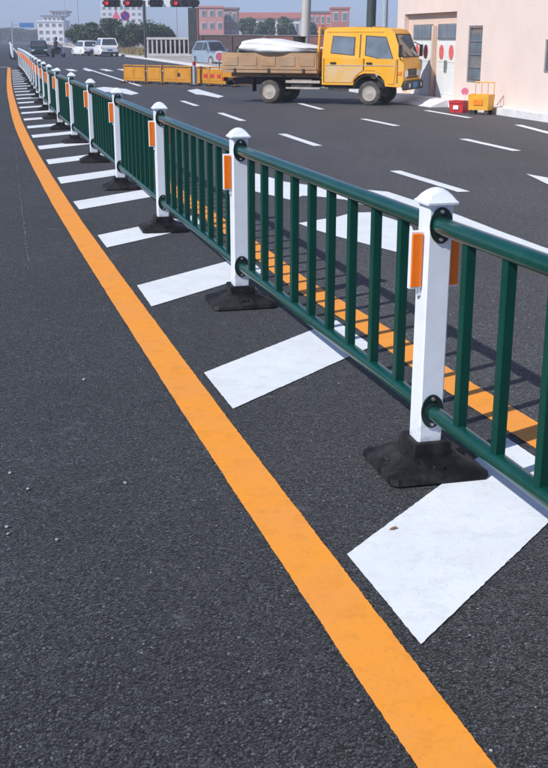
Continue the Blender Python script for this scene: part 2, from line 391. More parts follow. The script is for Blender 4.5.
# lane dashes of the far carriageway: start and end pixel of each dash as seen in the photograph
def dash(p, q, wd=.15, name='lane_dash'):
    a, b = un(*p), un(*q); t = (b - a).normalized(); n = Vector((t.y, -t.x, 0)) * wd / 2
    return patch(name, [a + n, b + n, b - n, a - n], .004, 'white_paint', .006, .2)
for p, q in [((282, 134), (318, 146)), ((395, 171), (464, 192)), ((463, 139), (517, 151)), ((363, 119), (397, 126)), ((220, 113), (243, 121)),
             ((182, 101), (197, 106)), ((426, 110.5), (470, 118)), ((518, 125), (566, 137.5)), ((300, 103.5), (322, 109.5))]: dash(p, q)
dash((84, 68), (140, 86), .16, 'lane_line')
# turn arrows and other broad marks, outlines on the ground
def ground_mark(name, px): patch(name, [un(*p) for p in px], .004, 'white_paint', .008, .12)
ground_mark('turn_arrow', [(250, 172), (285, 182), (320, 187), (345, 190), (366, 190), (388, 192), (440, 209), (456, 214.5), (500, 231.5), (548, 249), (610, 272), (610, 284), (548, 258), (500, 241), (455, 225), (420, 218), (398, 214), (383, 211), (345, 200), (320, 197), (303, 196), (290, 200), (256, 192), (250, 190)])
ground_mark('turn_arrow', [(298, 223.5), (338, 217), (352, 213), (372, 212.5), (397, 221), (412, 227), (422, 256), (395, 252), (365, 244), (338, 237), (318, 231)])
ground_mark('turn_arrow', [(526, 174), (548, 178), (640, 204), (640, 216), (548, 184.5)])
ground_mark('turn_arrow', [(187, 90.5), (197, 89), (224, 96.5), (218, 98), (203, 95), (196, 94.5)])
ground_mark('turn_arrow', [(92, 88.5), (104, 87), (126, 89), (139, 93.5), (131, 95), (118, 92.5), (104, 92)])
for i in range(9):     # zebra crossing over the far carriageway
    X0 = fence_line(62) + 1.4 + i * .95
    t = tangent(fence_line, 62); a = Vector((X0, 59.5, 0)); b = a + t * 4.2; n = Vector((t.y, -t.x, 0)) * .2
    patch('zebra_bar', [a - n, a + n, b + n, b - n], .0045, 'white_paint', .01, .4)
a = Vector((left_line(67.6) - .1, 67.6, 0)); n = tangent(left_line, 67.6); pr_ = Vector((n.y, -n.x, 0))
patch('stop_line', [a, a + n * .45, a + n * .45 - pr_ * 10.5, a - pr_ * 10.5], .005, 'white_paint', .01, .4)
stripe('lane_line', lambda y: left_line(y) + 1.2, 95, 420, .22, .006, 'white_paint')
for k in range(8):
    y0 = -4 + k * 12
    stripe('lane_dash', lambda y: left_line(y) - 3.6, y0, y0 + 2.2, .12, .004, 'white_paint') if y0 > 40 else None

# pale scratch dragged along the left carriageway
sp = [un(14.6, 140), un(18, 175), un(22, 209.5), un(25.5, 240), un(29.5, 271)]
mat('scratch_dust', (0.105, 0.108, 0.115), 0.9, 0.3, 20)
qs = []
for a, b in zip(sp[:-1], sp[1:]):
    t = (b - a).normalized(); nn = Vector((t.y, -t.x, 0)); k = int((b - a).length / .16)
    for i in range(k):
        if random.random() < .25: continue
        p, q = a.lerp(b, i / k), a.lerp(b, (i + random.uniform(.5, 1)) / k); wv = random.uniform(.003, .008); o_ = nn * random.uniform(-.006, .006)
        qs.append([p + o_ - nn * wv, p + o_ + nn * wv, q + o_ + nn * wv, q + o_ - nn * wv])
sheet('scratch_mark', qs, .003, 'scratch_dust')

# ------------------------------------------------------------------ the median fence
P0 = Vector((fence_line(4.13), 4.13, 0)); SPAN = 2.98
def step(Y, d):
    a = Vector((fence_line(Y), Y, 0)); lo, hi = (Y, Y + 4) if d > 0 else (Y - 4, Y)
    for _ in range(40):
        m = (lo + hi) / 2; L = (Vector((fence_line(m), m, 0)) - a).length
        if (L < SPAN) == (d > 0): lo = m
        else: hi = m
    return (lo + hi) / 2
PY = [4.13]
while PY[-1] < 63: PY.append(step(PY[-1], 1))
PY.insert(0, step(4.13, -1)); PY.insert(0, step(PY[0], -1))
PP = [Vector((fence_line(y), y, 0)) for y in PY]
fence = props(empty('median_fence', P0), 'long green bar road fence with white posts on black rubber feet', 'fence')
HP, SP = 1.12, .098
def sqring(h, z, c=.006): return [(h - c, -h, z), (h, -h + c, z), (h, h - c, z), (h - c, h, z), (-h + c, h, z), (-h, h - c, z), (-h, -h + c, z), (-h + c, -h, z)]
shaft_me = MB().loft([sqring(SP / 2, .06), sqring(SP / 2, HP - .045)]).mesh('post', M['post_white'])
cap_me = MB().loft([sqring(.052, HP - .066), sqring(.052, HP - .060), sqring(.065, HP - .058), sqring(.066, HP - .050), sqring(.057, HP - .042), sqring(.046, HP - .026), sqring(.033, HP - .012, .008), sqring(.018, HP - .003, .006), sqring(.007, HP, .002)]).mesh('cap', M['white_steel'], True, 28)
def rrect(a, b, z, c=.03, dx=0): return [(a - c + dx, -b, z), (a + dx, -b + c, z), (a + dx, b - c, z), (a - c + dx, b, z), (-a + c + dx, b, z), (-a + dx, b - c, z), (-a + dx, -b + c, z), (-a + c + dx, -b, z)]
def foot_mesh(seed):
    # local x = along the fence, y = across it
    rnd = random.Random(seed)
    mb = MB().loft([rrect(.190, .200, .002), rrect(.195, .205, .010, .025), rrect(.190, .200, .032, .025), rrect(.172, .180, .040, .022), rrect(.104, .108, .078, .014), rrect(.084, .085, .082, .010), rrect(.080, .080, .126, .008), rrect(.074, .074, .131, .006), rrect(.052, .052, .130, .004), rrect(.052, .052, .06, .004)])
    for v in mb.bm.verts:
        if v.co.z > .01: v.co += Vector((rnd.uniform(-1, 1), rnd.uniform(-1, 1), rnd.uniform(-1, 1))) * .0025
    for sx in (-1, 1):       # moulded ribs on the slopes
        mb.box((sx * .148, .0, .052), (.03, .05, .03), bev=.006); mb.box((0, sx * .155, .046), (.05, .03, .03), bev=.006)
    return mb.mesh('rubber_foot', M['rubber'], True, 16)
feet = [foot_mesh(s) for s in range(4)]
ov = [(.046 * math.cos(t), .068 * math.sin(t)) for t in [2 * math.pi * k / 24 for k in range(24)]]
def flange_mesh(sx):
    x0 = sx * (SP / 2 + .0005)
    return MB().prism([(x0, p[0], p[1]) for p in ov], (sx * .007, 0, 0)).tube((sx * (SP / 2 + .006), 0, 0), (sx * (SP / 2 + .03), 0, 0), .036, .034, 16).mesh('flange', M['dark_flange'])
FL = {s: flange_mesh(s) for s in (-1, 1)}
def bolt_mesh(sx): return MB().tube((sx * (SP / 2 + .007), 0, 0), (sx * (SP / 2 + .014), 0, 0), .0085, .0065, 8).mesh('bolt', M['bolt_zinc'])
BO = {s: bolt_mesh(s) for s in (-1, 1)}
def refl_mesh(sy):
    return MB().box((-.0135, sy * (SP / 2 + .027), 0), (.007, .044, .205), bev=.003).box((.0135, sy * (SP / 2 + .027), 0), (.007, .044, .205), bev=.003).mesh('reflector', M['reflector_orange'])
def house_mesh(sy): return MB().box((0, sy * (SP / 2 + .026), 0), (.020, .0535, .222), bev=.003).box((0, sy * (SP / 2 + .008), -.123), (.012, .012, .03)).mesh('reflector_housing', M['white_steel'])
RF = {s: refl_mesh(s) for s in (-1, 1)}; HS = {s: house_mesh(s) for s in (-1, 1)}
ZT, ZB = .985, .255
def railring(x, wy, wz, z):
    return [(x, wy * .5 * math.copysign(abs(math.cos(t)) ** .75, math.cos(t)), z + wz * .5 * math.copysign(abs(math.sin(t)) ** .75, math.sin(t))) for t in [2 * math.pi * k / 20 for k in range(20)]]
g0, g1 = SP / 2 + .012, SPAN - SP / 2 - .012
top_me = MB().loft([railring(g0, .070, .062, 0), railring(g1, .070, .062, 0)]).mesh('top_rail', M['rail_green'], True, 60)
bot_me = MB().loft([railring(g0, .060, .055, 0), railring(g1, .060, .055, 0)]).mesh('bottom_rail', M['rail_green'], True, 60)
bar_me = MB().box((0, 0, (ZT + ZB) / 2), (.040, .040, ZT - ZB - .030), bev=.0035).mesh('bar', M['green_steel'])
for i, p in enumerate(PP):
    tg = tangent(fence_line, PY[i]); az = math.atan2(tg.y, tg.x)
    if i + 1 < len(PP):
        d = PP[i + 1] - p; ra = math.atan2(d.y, d.x)
    jig = random.uniform(-.012, .012)
    post = link('post', shaft_me, fence, p - P0, (random.uniform(-.004, .004), random.uniform(-.004, .004), az + jig))
    link('cap', cap_me, post)
    ft = link('rubber_foot', feet[i % 4], post, (0, 0, 0), (0, 0, math.pi * (i % 2) + random.uniform(-.06, .06)))
    near = PY[i] < 40
    for sx in (-1, 1):
        if near:
            for z in (ZT, ZB):
                link('flange', FL[sx], post, (0, 0, z))
                for dz in (-.052, .052): link('bolt', BO[sx], post, (0, 0, z + dz))
    for sy in (-1, 1):
        link('reflector_housing', HS[sy], post, (0, 0, .85)); link('reflector', RF[sy], post, (0, 0, .85))
    if i + 1 < len(PP):
        link('top_rail', top_me, fence, p - P0 + Vector((0, 0, ZT)), (0, 0, ra)); link('bottom_rail', bot_me, fence, p - P0 + Vector((0, 0, ZB)), (0, 0, ra))
        u = d.normalized()
        for k in range(1, 10): link('bar', bar_me, fence, p - P0 + u * (SPAN * k / 10), (0, 0, ra))

# the fence goes on beyond the crossing (too far to tell its bars apart)
QY = [92.0]
while QY[-1] < 176: QY.append(step(QY[-1], 1))
Q0 = Vector((fence_line(92), 92, 0))
fence2 = props(empty('median_fence', Q0), 'far stretch of white post fence beyond the crossing, left of the dark car', 'fence')
bars2 = MB()
for i, y in enumerate(QY):
    p = Vector((fence_line(y), y, 0)); tg = tangent(fence_line, y); post = link('post', shaft_me, fence2, p - Q0, (0, 0, math.atan2(tg.y, tg.x)))
    link('cap', cap_me, post); link('rubber_foot', feet[i % 4], post)
    if i + 1 < len(QY):
        d = Vector((fence_line(QY[i + 1]), QY[i + 1], 0)) - p; ra = math.atan2(d.y, d.x)
        link('top_rail', top_me, fence2, p - Q0 + Vector((0, 0, ZT)), (0, 0, ra)); link('bottom_rail', bot_me, fence2, p - Q0 + Vector((0, 0, ZB)), (0, 0, ra))
        for k in range(1, 10): bars2.box(p - Q0 + d * (k / 10) + Vector((0, 0, (ZT + ZB) / 2)), (.04, .04, ZT - ZB - .03), ra)
bars2.build('bars', M['green_steel'], fence2)['kind'] = 'stuff'

# ------------------------------------------------------------------ roadside house with double doors
def facade_at(Y): return kerb_right(Y) + .24
fa, fb = Vector((facade_at(33.0), 33.0, 0)), Vector((facade_at(8.0), 8.0, 0))
ft_ = (fb - fa).normalized(); FRZ = math.atan2(ft_.y, ft_.x); FW = (fb - fa).length       # local x runs along the facade towards the camera, local -y faces the road... (+y is inside)
def fx(px):   # pixel column -> local x on the facade
    k = (px - CX) / (F_PX * math.cos(PITCH) * (1 + math.tan(PITCH) ** 2))
    # solve fa.x + t*ft.x = k*(fa.y + t*ft.y)
    return (k * fa.y - fa.x) / (ft_.x - k * ft_.y)
house = props(empty('roadside_house', fa, FRZ), 'cream rendered single storey house with recessed doorway beside the yellow truck', 'house')
x_l, x_r = fx(404), fx(456); HW = 4.2; ztop = 2.28
# the wall is one mesh with a doorway opening and window openings
def wall_with_holes(name, W, H, th, holes, m, parent):
    xs = sorted({0, W} | {h[0] for h in holes} | {h[1] for h in holes}); zs = sorted({0.0, H} | {h[2] for h in holes} | {h[3] for h in holes})
    bm = bmesh.new(); V = {}
    def v(x, y, z):
        k = (round(x, 4), round(y, 4), round(z, 4))
        if k not in V: V[k] = bm.verts.new((x, y, z))
        return V[k]
    inh = lambda x, z: any(h[0] < x < h[1] and h[2] < z < h[3] for h in holes)
    cells = {(i, j): not inh((xs[i] + xs[i + 1]) / 2, (zs[j] + zs[j + 1]) / 2) for i in range(len(xs) - 1) for j in range(len(zs) - 1)}
    for (i, j), s in cells.items():
        if not s: continue
        a, b, c, d = xs[i], xs[i + 1], zs[j], zs[j + 1]
        bm.faces.new((v(a, 0, c), v(b, 0, c), v(b, 0, d), v(a, 0, d))); bm.faces.new((v(a, th, c), v(a, th, d), v(b, th, d), v(b, th, c)))
        for di, dj, q in ((-1, 0, [(a, c), (a, d)]), (1, 0, [(b, c), (b, d)]), (0, -1, [(a, c), (b, c)]), (0, 1, [(a, d), (b, d)])):
            if not cells.get((i + di, j + dj), False):
                (x1, z1), (x2, z2) = q; bm.faces.new((v(x1, 0, z1), v(x2, 0, z2), v(x2, th, z2), v(x1, th, z1)))
    bmesh.ops.recalc_face_normals(bm, faces=bm.faces); me = bpy.data.meshes.new(name); bm.to_mesh(me); bm.free(); me.materials.append(M[m])
    return link(name, me, parent)
wx0, wx1 = fx(468.5), fx(482.5); ex0, ex1 = fx(546), fx(575)
wall_with_holes('wall', FW, HW, .5, [(x_l, x_r, .16, ztop), (wx0, wx1, .62, 1.93), (ex0, ex1, .95, 1.62)], 'cream_wall', house)
MB().box((.15, 4.3, HW / 2), (.3, 7.55, HW)).build('side_wall', M['cream_wall'], house)
MB().box((FW / 2, 4.2, HW + .08), (FW + .3, 8.6, .16)).build('roof', M['concrete_pale'], house)
MB().box((FW / 2 , -.028, .085), (FW, .05, .17), bev=.006).build('plinth', M['kerb_white'], house)
# recess lining, lintel and doors
dw = x_r - x_l; dpt = .13
MB().box(((x_l + x_r) / 2, dpt + .06, 1.22), (dw + .1, .08, 2.2)).build('door_surround', M['door_surround'], house)
bays = [(fx(410), fx(427.5)), (fx(434), fx(453.5))]
for bi, (a, b) in enumerate(bays):
    cxm = (a + b) / 2; bw = b - a
    tr = MB().box((cxm, dpt - .005, 1.80), (bw, .05, .40)).build('transom', M['frame_grey'], house)
    for k in range(2): MB().box((a + bw * (k + .5) / 2, dpt - .034, 1.80), (bw / 2 - .05, .012, .32)).build('pane', M['glass_dark'], tr)
    for k in range(2):
        lx = a + bw * (k + .5) / 2; lw = bw / 2 - .012
        leaf = MB().box((lx, dpt + 0.0, .875), (lw, .045, 1.43), bev=.004).box((lx, dpt - .026, .55), (lw - .12, .012, .62), bev=.004).box((lx, dpt - .026, 1.28), (lw - .12, .012, .46), bev=.004).build('door_leaf', M['door_white'], house)
        MB().box((lx + (lw / 2 - .05) * (1 if k == 0 else -1), dpt - .045, .95), (.03, .04, .30), bev=.006).build('handle', M['frame_grey'], leaf)
        r_ = min(.17, lw * .42)
        dm = [(lx + r_ * x, dpt - .036, 1.30 + .185 * z) for x, z in [(.92 * math.sin(q * math.pi / 8), -math.cos(q * math.pi / 8)) for q in range(16)]]
        MB().prism(dm, (0, -.006, 0)).build('paper_ornament', M['dark_red_paper' if bi == 0 and k == 1 else 'red_paper'], leaf)
MB().box(((bays[0][1] + bays[1][0]) / 2, dpt - .04, 1.06), (.10, .10, 1.80)).build('door_post', M['door_surround'], house)
for (a, b, z0, z1, nm) in ((wx0, wx1, .62, 1.93, 4), (ex0, ex1, .95, 1.62, 2)):
    fr = MB().box(((a + b) / 2, .045, z1 - .025), (b - a, .06, .05)).box(((a + b) / 2, .045, z0 + .025), (b - a, .06, .05)).box((a + .025, .045, (z0 + z1) / 2), (.05, .055, z1 - z0)).box((b - .025, .045, (z0 + z1) / 2), (.05, .055, z1 - z0)).build('window', M['frame_grey'], house)
    for k in range(nm):
        h = (z1 - z0 - .10) / nm; zc = z0 + .05 + h * (k + .5)
        MB().box(((a + b) / 2, .06, zc), (b - a - .10, .012, h - .02)).build('pane', M['glass_dark'], fr)
        if k: MB().box(((a + b) / 2, .05, zc - h / 2), (b - a - .10, .03, .022)).build('glazing_bar', M['frame_grey'], fr)
MB().box((fx(400), -.05, 1.55), (.22, .10, .30), bev=.01).build('meter_box', M['gate_grey'], house)
# pale ramp in front of the doors
rp = [un(398, 103), un(459, 108)]
rl0, rl1 = fx(398), fx(462)
ramp = MB().loft([[(rl0, -1.0, .0), (rl0, -.06, .0), (rl0, -.06, .17), (rl0, -.35, .17), (rl0, -1.0, .012)], [(rl1, -.75, .0), (rl1, -.06, .0), (rl1, -.06, .17), (rl1, -.35, .17), (rl1, -.75, .012)]]).build('door_ramp', M['concrete_pale'])
ramp.location = fa; ramp.rotation_euler = (0, 0, FRZ); props(ramp, 'pale concrete ramp rising from the road to the double doors', 'ramp')

# ------------------------------------------------------------------ vehicles
def wheel(parent, x, y, r, wd, side, dual=False):
    """side: -1 right, +1 left; tyre is the part, rim its sub-part"""
    n = 28; prof = [(-.5, .62), (-.5, .90), (-.40, .985), (-.2, 1.0), (.2, 1.0), (.40, .985), (.5, .90), (.5, .62)]
    rings = [[(r * q * math.cos(2 * math.pi * k / n), wd * p, r * q * math.sin(2 * math.pi * k / n)) for k in range(n)] for p, q in prof]
    ty = MB().loft(rings, cap=False).build('wheel', M['tyre'], parent, (x, y, r), smooth=True)
    o = side * wd * .5
    rr = MB(); ring = lambda q, yy: [(r * q * math.cos(2 * math.pi * k / n), yy, r * q * math.sin(2 * math.pi * k / n)) for k in range(n)]
    rr.loft([ring(.64, o * .9), ring(.62, o * 1.02), ring(.56, o * .98), ring(.50, o * .55), ring(.30, o * .45), ring(.24, o * .9), ring(.12, o * 1.0)])
    rr.build('rim', M['rim'], ty, smooth=True, angle=35)
    for k in range(5):
        t = 2 * math.pi * k / 5; c = (r * .40 * math.cos(t), o * .50, r * .40 * math.sin(t))
        MB().tube(c, (c[0], c[1] + side * .012, c[2]), r * .045, n=8).build('wheel_nut', M['dark_metal'], ty)
    return ty

def make_truck():
    tx = empty('crew_cab_truck', (0, 0, 0))
    HWD = .83
    # cab side profile (x forward of the front axle, z up)
    belt, roofz, floorz = 1.16, 1.90, .50
    def hw(z): return HWD if z <= belt else HWD - (z - belt) * .13
    low = [(-1.27, floorz), (-.42, floorz), (-.40, .62), (-.30, .73), (-.14, .79), (.14, .79), (.30, .73), (.40, .62), (.43, .48), (.84, .46), (.90, .62), (.90, 1.0), (.86, belt), (-1.27, belt)]
    up = [(-1.27, belt), (.86, belt), (.62, 1.76), (.52, 1.86), (.34, roofz), (-.6, roofz + .015), (-1.14, roofz), (-1.24, 1.84)]
    cb = MB()
    for prof in (low, up):
        cb.loft([[(x, -hw(z), z) for x, z in prof], [(x, -hw(z) * .93, z) for x, z in prof], [(x, hw(z) * .93, z) for x, z in prof], [(x, hw(z), z) for x, z in prof]])
    bmesh.ops.remove_doubles(cb.bm, verts=cb.bm.verts, dist=1e-4)
    cab = cb.build('cab', M['truck_yellow'], tx)
    MB().box((.45, 0, .60), (.5, 1.5, .3)).box((-.45, 0, .52), (1.6, 1.3, .2)).build('cab_underside', M['dark_metal'], tx)
    for s in (-1, 1):
        def sidepoly(pts, off): return [(x, s * (hw(z) + off), z) for x, z in pts]
        def inset(pts, d):
            c = Vector((sum(p[0] for p in pts) / len(pts), sum(p[1] for p in pts) / len(pts)))
            return [((p[0] - c.x) * (1 - d / .35) + c.x, (p[1] - c.y) * (1 - d / .35) + c.y) for p in pts]
        # doors: thin proud skins with shut lines left between them
        rear = [(-1.20, .56), (-.44, .56), (-.36, .72), (-.26, .80), (-.16, .86), (-.16, 1.15), (-1.20, 1.15)]
        front = [(-.13, .86), (.14, .86), (.34, .78), (.46, .62), (.50, .54), (.66, .54), (.70, 1.15), (-.13, 1.15)]
        for nm, pts, win, hx in (('door', rear, [(-1.02, 1.29), (-.42, 1.24), (-.42, 1.66), (-.98, 1.69)], -.98), ('door', front, [(-.10, 1.24), (.50, 1.10), (.60, 1.17), (.40, 1.66), (-.10, 1.69)], -.02)):
            dr = MB().prism(sidepoly(pts, .001), (0, s * .012, 0)).build(nm, M['truck_yellow'], tx)
            MB().prism(sidepoly(inset(win, -.025), .001), (0, s * .006, 0)).build('window_seal', M['black_plastic'], dr)
            MB().prism(sidepoly(win, .004), (0, s * .008, 0)).build('window', M['glass_dark'], dr)
            MB().box((hx + .02, s * (HWD + .026), 1.04), (.15, .028, .045), bev=.006).build('handle', M['black_plastic'], dr)
        MB().box((.80, s * (HWD + .006), .80), (.10, .014, .09), bev=.004).build('side_indicator', M['amber_lens'], tx)
        # mirror on its arm
        mr = MB().box((.86, s * (HWD + .20), 1.34), (.07, .17, .30), bev=.02).build('mirror', M['black_plastic'], tx)
        MB().tube((.72, s * (HWD - .04), 1.55), (.86, s * (HWD + .20), 1.46), .014).tube((.80, s * (HWD), 1.14), (.86, s * (HWD + .20), 1.24), .014).build('mirror_arm', M['dark_metal'], mr)
        # headlights wrap the corner
        hl = MB().box((.895, s * .60, .78), (.05, .34, .17), bev=.02, seg=2).build('headlight', M['lamp_glass'], tx)
        MB().box((.893, s * .795, .78), (.05, .05, .15), bev=.01).build('indicator_lens', M['amber_lens'], hl)
        MB().box((-.85, s * (HWD - .12), .40), (.55, .06, .12)).build('step', M['dark_metal'], tx)
        # wheel arch lip
        arc = [(.41 * math.cos(R(t)), .41 * math.sin(R(t)) * 1.0) for t in range(10, 171, 16)]
        MB().loft([[(x, s * (HWD + .004), z + .36), (x, s * (HWD + .03), z + .36), (x * .93, s * (HWD + .03), z * .93 + .36), (x * .93, s * (HWD - .05), z * .93 + .36)] for x, z in arc]).build('arch_lip', M['black_plastic'], tx)
    for s in (-1, 1):
        for xg, z0, z1 in ((-.145, .87, 1.15), (-1.215, .56, 1.15), (.735, .56, 1.13)): MB().box((xg, s * (HWD + .004), (z0 + z1) / 2), (.016, .010, z1 - z0)).build('door_gap', M['black_plastic'], tx)
        for xg, xt in ((-.26, -.26),): MB().prism([(xg - .012, s * (hw(1.18) + .001), 1.18), (xg + .012, s * (hw(1.18) + .001), 1.18), (xg + .012, s * (hw(1.74) + .001), 1.74), (xg - .012, s * (hw(1.74) + .001), 1.74)], (0, s * .006, 0)).build('door_gap', M['black_plastic'], tx)
        MB().box((-.27, s * (HWD + .016), .985), (1.80, .012, .022), bev=.003).build('side_moulding', M['rim'], tx)
        MB().box((-.42, s * (hw(1.83) + .006), 1.80), (1.50, .022, .022), bev=.004).build('roof_gutter', M['truck_yellow'], tx)
        MB().prism([(x, s * (HWD + .0135), z) for x, z in ((-1.19, .57), (-.46, .57), (-.38, .72), (-.27, .80), (-.17, .865), (-.17, .965), (-1.19, .965))], (0, s * .002, 0)).build('dusty_panel', M['dust_yellow'], tx)
    for x in (-.5, .0): MB().box((x, 0, roofz + .018), (.03, 1.1, .02), bev=.005).build('roof_rib', M['truck_yellow'], tx)
    def screen(y0, y1, f0, f1, off):
        p = lambda y, f: Vector((.86 + (.62 - .86) * f + off, y, belt + (1.76 - belt) * f))
        return [p(-y0, f0), p(y0, f0), p(y1, f1), p(-y1, f1)]
    ws = MB().plate(screen(.77, .70, .03, .98, .004), .006).build('windscreen_seal', M['black_plastic'], tx)
    MB().plate(screen(.73, .66, .08, .93, .013), .006).build('windscreen', M['glass_screen'], ws)
    for s in (-1, 1): MB().tube((.885, s * .28 + .1, 1.19), (.79, s * .28 - .25, 1.36), .008, n=6).build('wiper', M['black_plastic'], ws)
    MB().box((.91, 0, .82), (.03, .78, .16), bev=.01).box((.915, 0, .70), (.03, 1.0, .05), bev=.01).build('grille', M['black_plastic'], tx)
    bp = MB().box((.93, 0, .50), (.14, 1.64, .22), bev=.03, seg=2).build('bumper', M['dark_metal'], tx)
    MB().box((1.003, 0, .50), (.008, .44, .14)).build('number_plate', M['sign_blue'], bp)
    for s in (-1, 1): MB().tube((1.0, s * .58, .50), (1.01, s * .58, .50), .06, n=14).build('fog_lamp', M['lamp_glass'], bp)
    # frame, tank, bed
    MB().box((-2.2, .36, .55), (3.9, .08, .16)).box((-2.2, -.36, .55), (3.9, .08, .16)).box((-3.0, 0, .52), (.12, .8, .12)).box((-4.02, 0, .5), (.08, 1.3, .12)).tube((-2.75, -.6, .31), (-2.75, .6, .31), .06).tube((-.9, 0, .5), (-2.7, 0, .36), .04).build('chassis', M['dark_metal'], tx)
    MB().box((-1.85, -.60, .50), (.62, .34, .26), bev=.04, seg=2).build('fuel_tank', M['dark_metal'], tx)
    for s in (-1, 1):
        MB().box((-1.80, s * .80, .56), (.95, .03, .07), bev=.006).box((-1.80, s * .80, .40), (.95, .03, .05), bev=.006).build('side_guard', M['rim'], tx)
        MB().box((-2.75, s * .72, .70), (.8, .26, .02)).box((-3.2, s * .72, .48), (.015, .26, .36)).build('mudguard', M['black_plastic'], tx)
        MB().box((-4.07, s * .66, .60), (.04, .26, .10), bev=.008).build('tail_light', M['red_lens'], tx)
        # folding side boards with pressed panels
        sb = MB().box((-2.73, s * .85, 1.07), (2.66, .035, .42), bev=.006).build('side_board', M['truck_bed'], tx)
        for k in range(5): MB().box((-3.80 + k * .535, s * .874, 1.07), (.40, .014, .24), bev=.006).build('pressed_panel', M['truck_bed'], sb)
        for k in range(3): MB().box((-3.70 + k * .97, s * .876, .83), (.06, .03, .12), bev=.005).build('hinge', M['dark_metal'], sb)
    MB().box((-2.73, 0, .815), (2.68, 1.72, .07)).box((-2.73, 0, .72), (2.5, .9, .12)).build('bed_floor', M['truck_bed'], tx)
    MB().box((-4.075, 0, 1.07), (.035, 1.66, .42), bev=.006).build('tailgate', M['truck_bed'], tx)
    hb = MB().box((-1.385, 0, 1.09), (.035, 1.70, .46), bev=.006).build('head_board', M['truck_bed'], tx)
    gd = MB()
    for s in (-1, 1): gd.tube((-1.40, s * .80, .85), (-1.345, s * .78, 1.90), .032, n=10)
    gd.tube((-1.345, -.80, 1.89), (-1.345, .80, 1.89), .032, n=10)
    for z in (1.45, 1.66): gd.tube((-1.37, -.78, z), (-1.37, .78, z), .018, n=8)
    gd.build('cab_guard', M['truck_yellow'], tx, smooth=True)
    for s in (-1, 1):
        wheel(tx, 0, s * .70, .30, .19, s); wheel(tx, -2.75, s * .70, .30, .20, s); wheel(tx, -2.75, s * .48, .30, .18, s)
    return tx
truck = make_truck()
TAX = Vector((.93, -.368, 0)).normalized()
truck.rotation_euler = (0, 0, math.atan2(TAX.y, TAX.x))
tw = Vector((2.46, 29.1, 0))        # ground contact of the near front wheel
trn = Vector((TAX.y, -TAX.x, 0))    # its right-hand side
truck.location = tw - trn * .70
props(truck, 'yellow crew cab dropside truck with dusty flatbed in front of the cream house', 'truck')
TM = Matrix.Translation(truck.location) @ Matrix.Rotation(truck.rotation_euler.z, 4, 'Z')
def on_truck(p): return TM @ Vector(p)
# load: white sheeted bundle, black tub, sacks
def lump(name, size, m, seed, flat=.0, n=3, rough=.18, p=2.6):
    bm = bmesh.new(); bmesh.ops.create_icosphere(bm, subdivisions=n, radius=1)
    for v in bm.verts:
        c = v.co.copy(); q = (abs(c.x) ** p + abs(c.y) ** p + abs(c.z) ** p) ** (-1 / p); c *= q
        c *= 1 + rough * mnoise.noise(c * 1.7 + Vector((seed, 0, 0))) + rough * .4 * mnoise.noise(c * 5 + Vector((seed, 3, 0)))
        c = Vector((c.x * size[0], c.y * size[1], c.z * size[2])); c.z = max(c.z, -size[2] * .8) + size[2] * .8
        v.co = c
    me = bpy.data.meshes.new(name); bm.to_mesh(me); bm.free(); me.materials.append(M[m]); me.shade_smooth(); return me
BZ = .853
bme = lump('sheeted_bundle', (1.18, .74, .20), 'cloth_white', 3.1, rough=.12, p=3.4, n=4)
for v in bme.vertices:
    k = max(0.0, (v.co.x + .3) / 1.5); v.co.z *= 1 - .62 * k; v.co.y *= 1 - .25 * k
b = link('sheeted_bundle', bme, None, on_truck((-2.55, -.26, 1.281)), (0, 0, truck.rotation_euler.z))
props(b, 'long white sheeted bundle lying on the truck bed', 'bundle')
for k, (x, y, sx) in enumerate(((-3.72, -.45, .16), (-3.42, -.50, .14))):
    o = link('dark_sack', lump('dark_sack', (sx, .15, .34), 'black_plastic', 9 + k, n=2), None, on_truck((x, y, BZ)), (0, 0, .5 + k))
    props(o, ('dark lumpy sack at the tail corner of the truck bed', 'small dark sack between the tail sack and the white bundle')[k], 'sack', 'dark sacks on the truck bed')
tub = empty('black_tub', on_truck((-2.38, .50, BZ)), truck.rotation_euler.z)
n = 18; rg = lambda r, z: [(r * math.cos(2 * math.pi * k / n), r * math.sin(2 * math.pi * k / n), z) for k in range(n)]
MB().loft([rg(.13, 0), rg(.17, .80), rg(.185, .81), rg(.185, .84), rg(.155, .84), rg(.12, .02)]).build('tub_body', M['black_plastic'], tub, smooth=True)
MB().box((0, .18, .70), (.10, .05, .03)).box((0, -.18, .70), (.10, .05, .03)).build('handle', M['black_plastic'], tub)
props(tub, 'tall black tub standing behind the white bundle on the truck', 'tub')

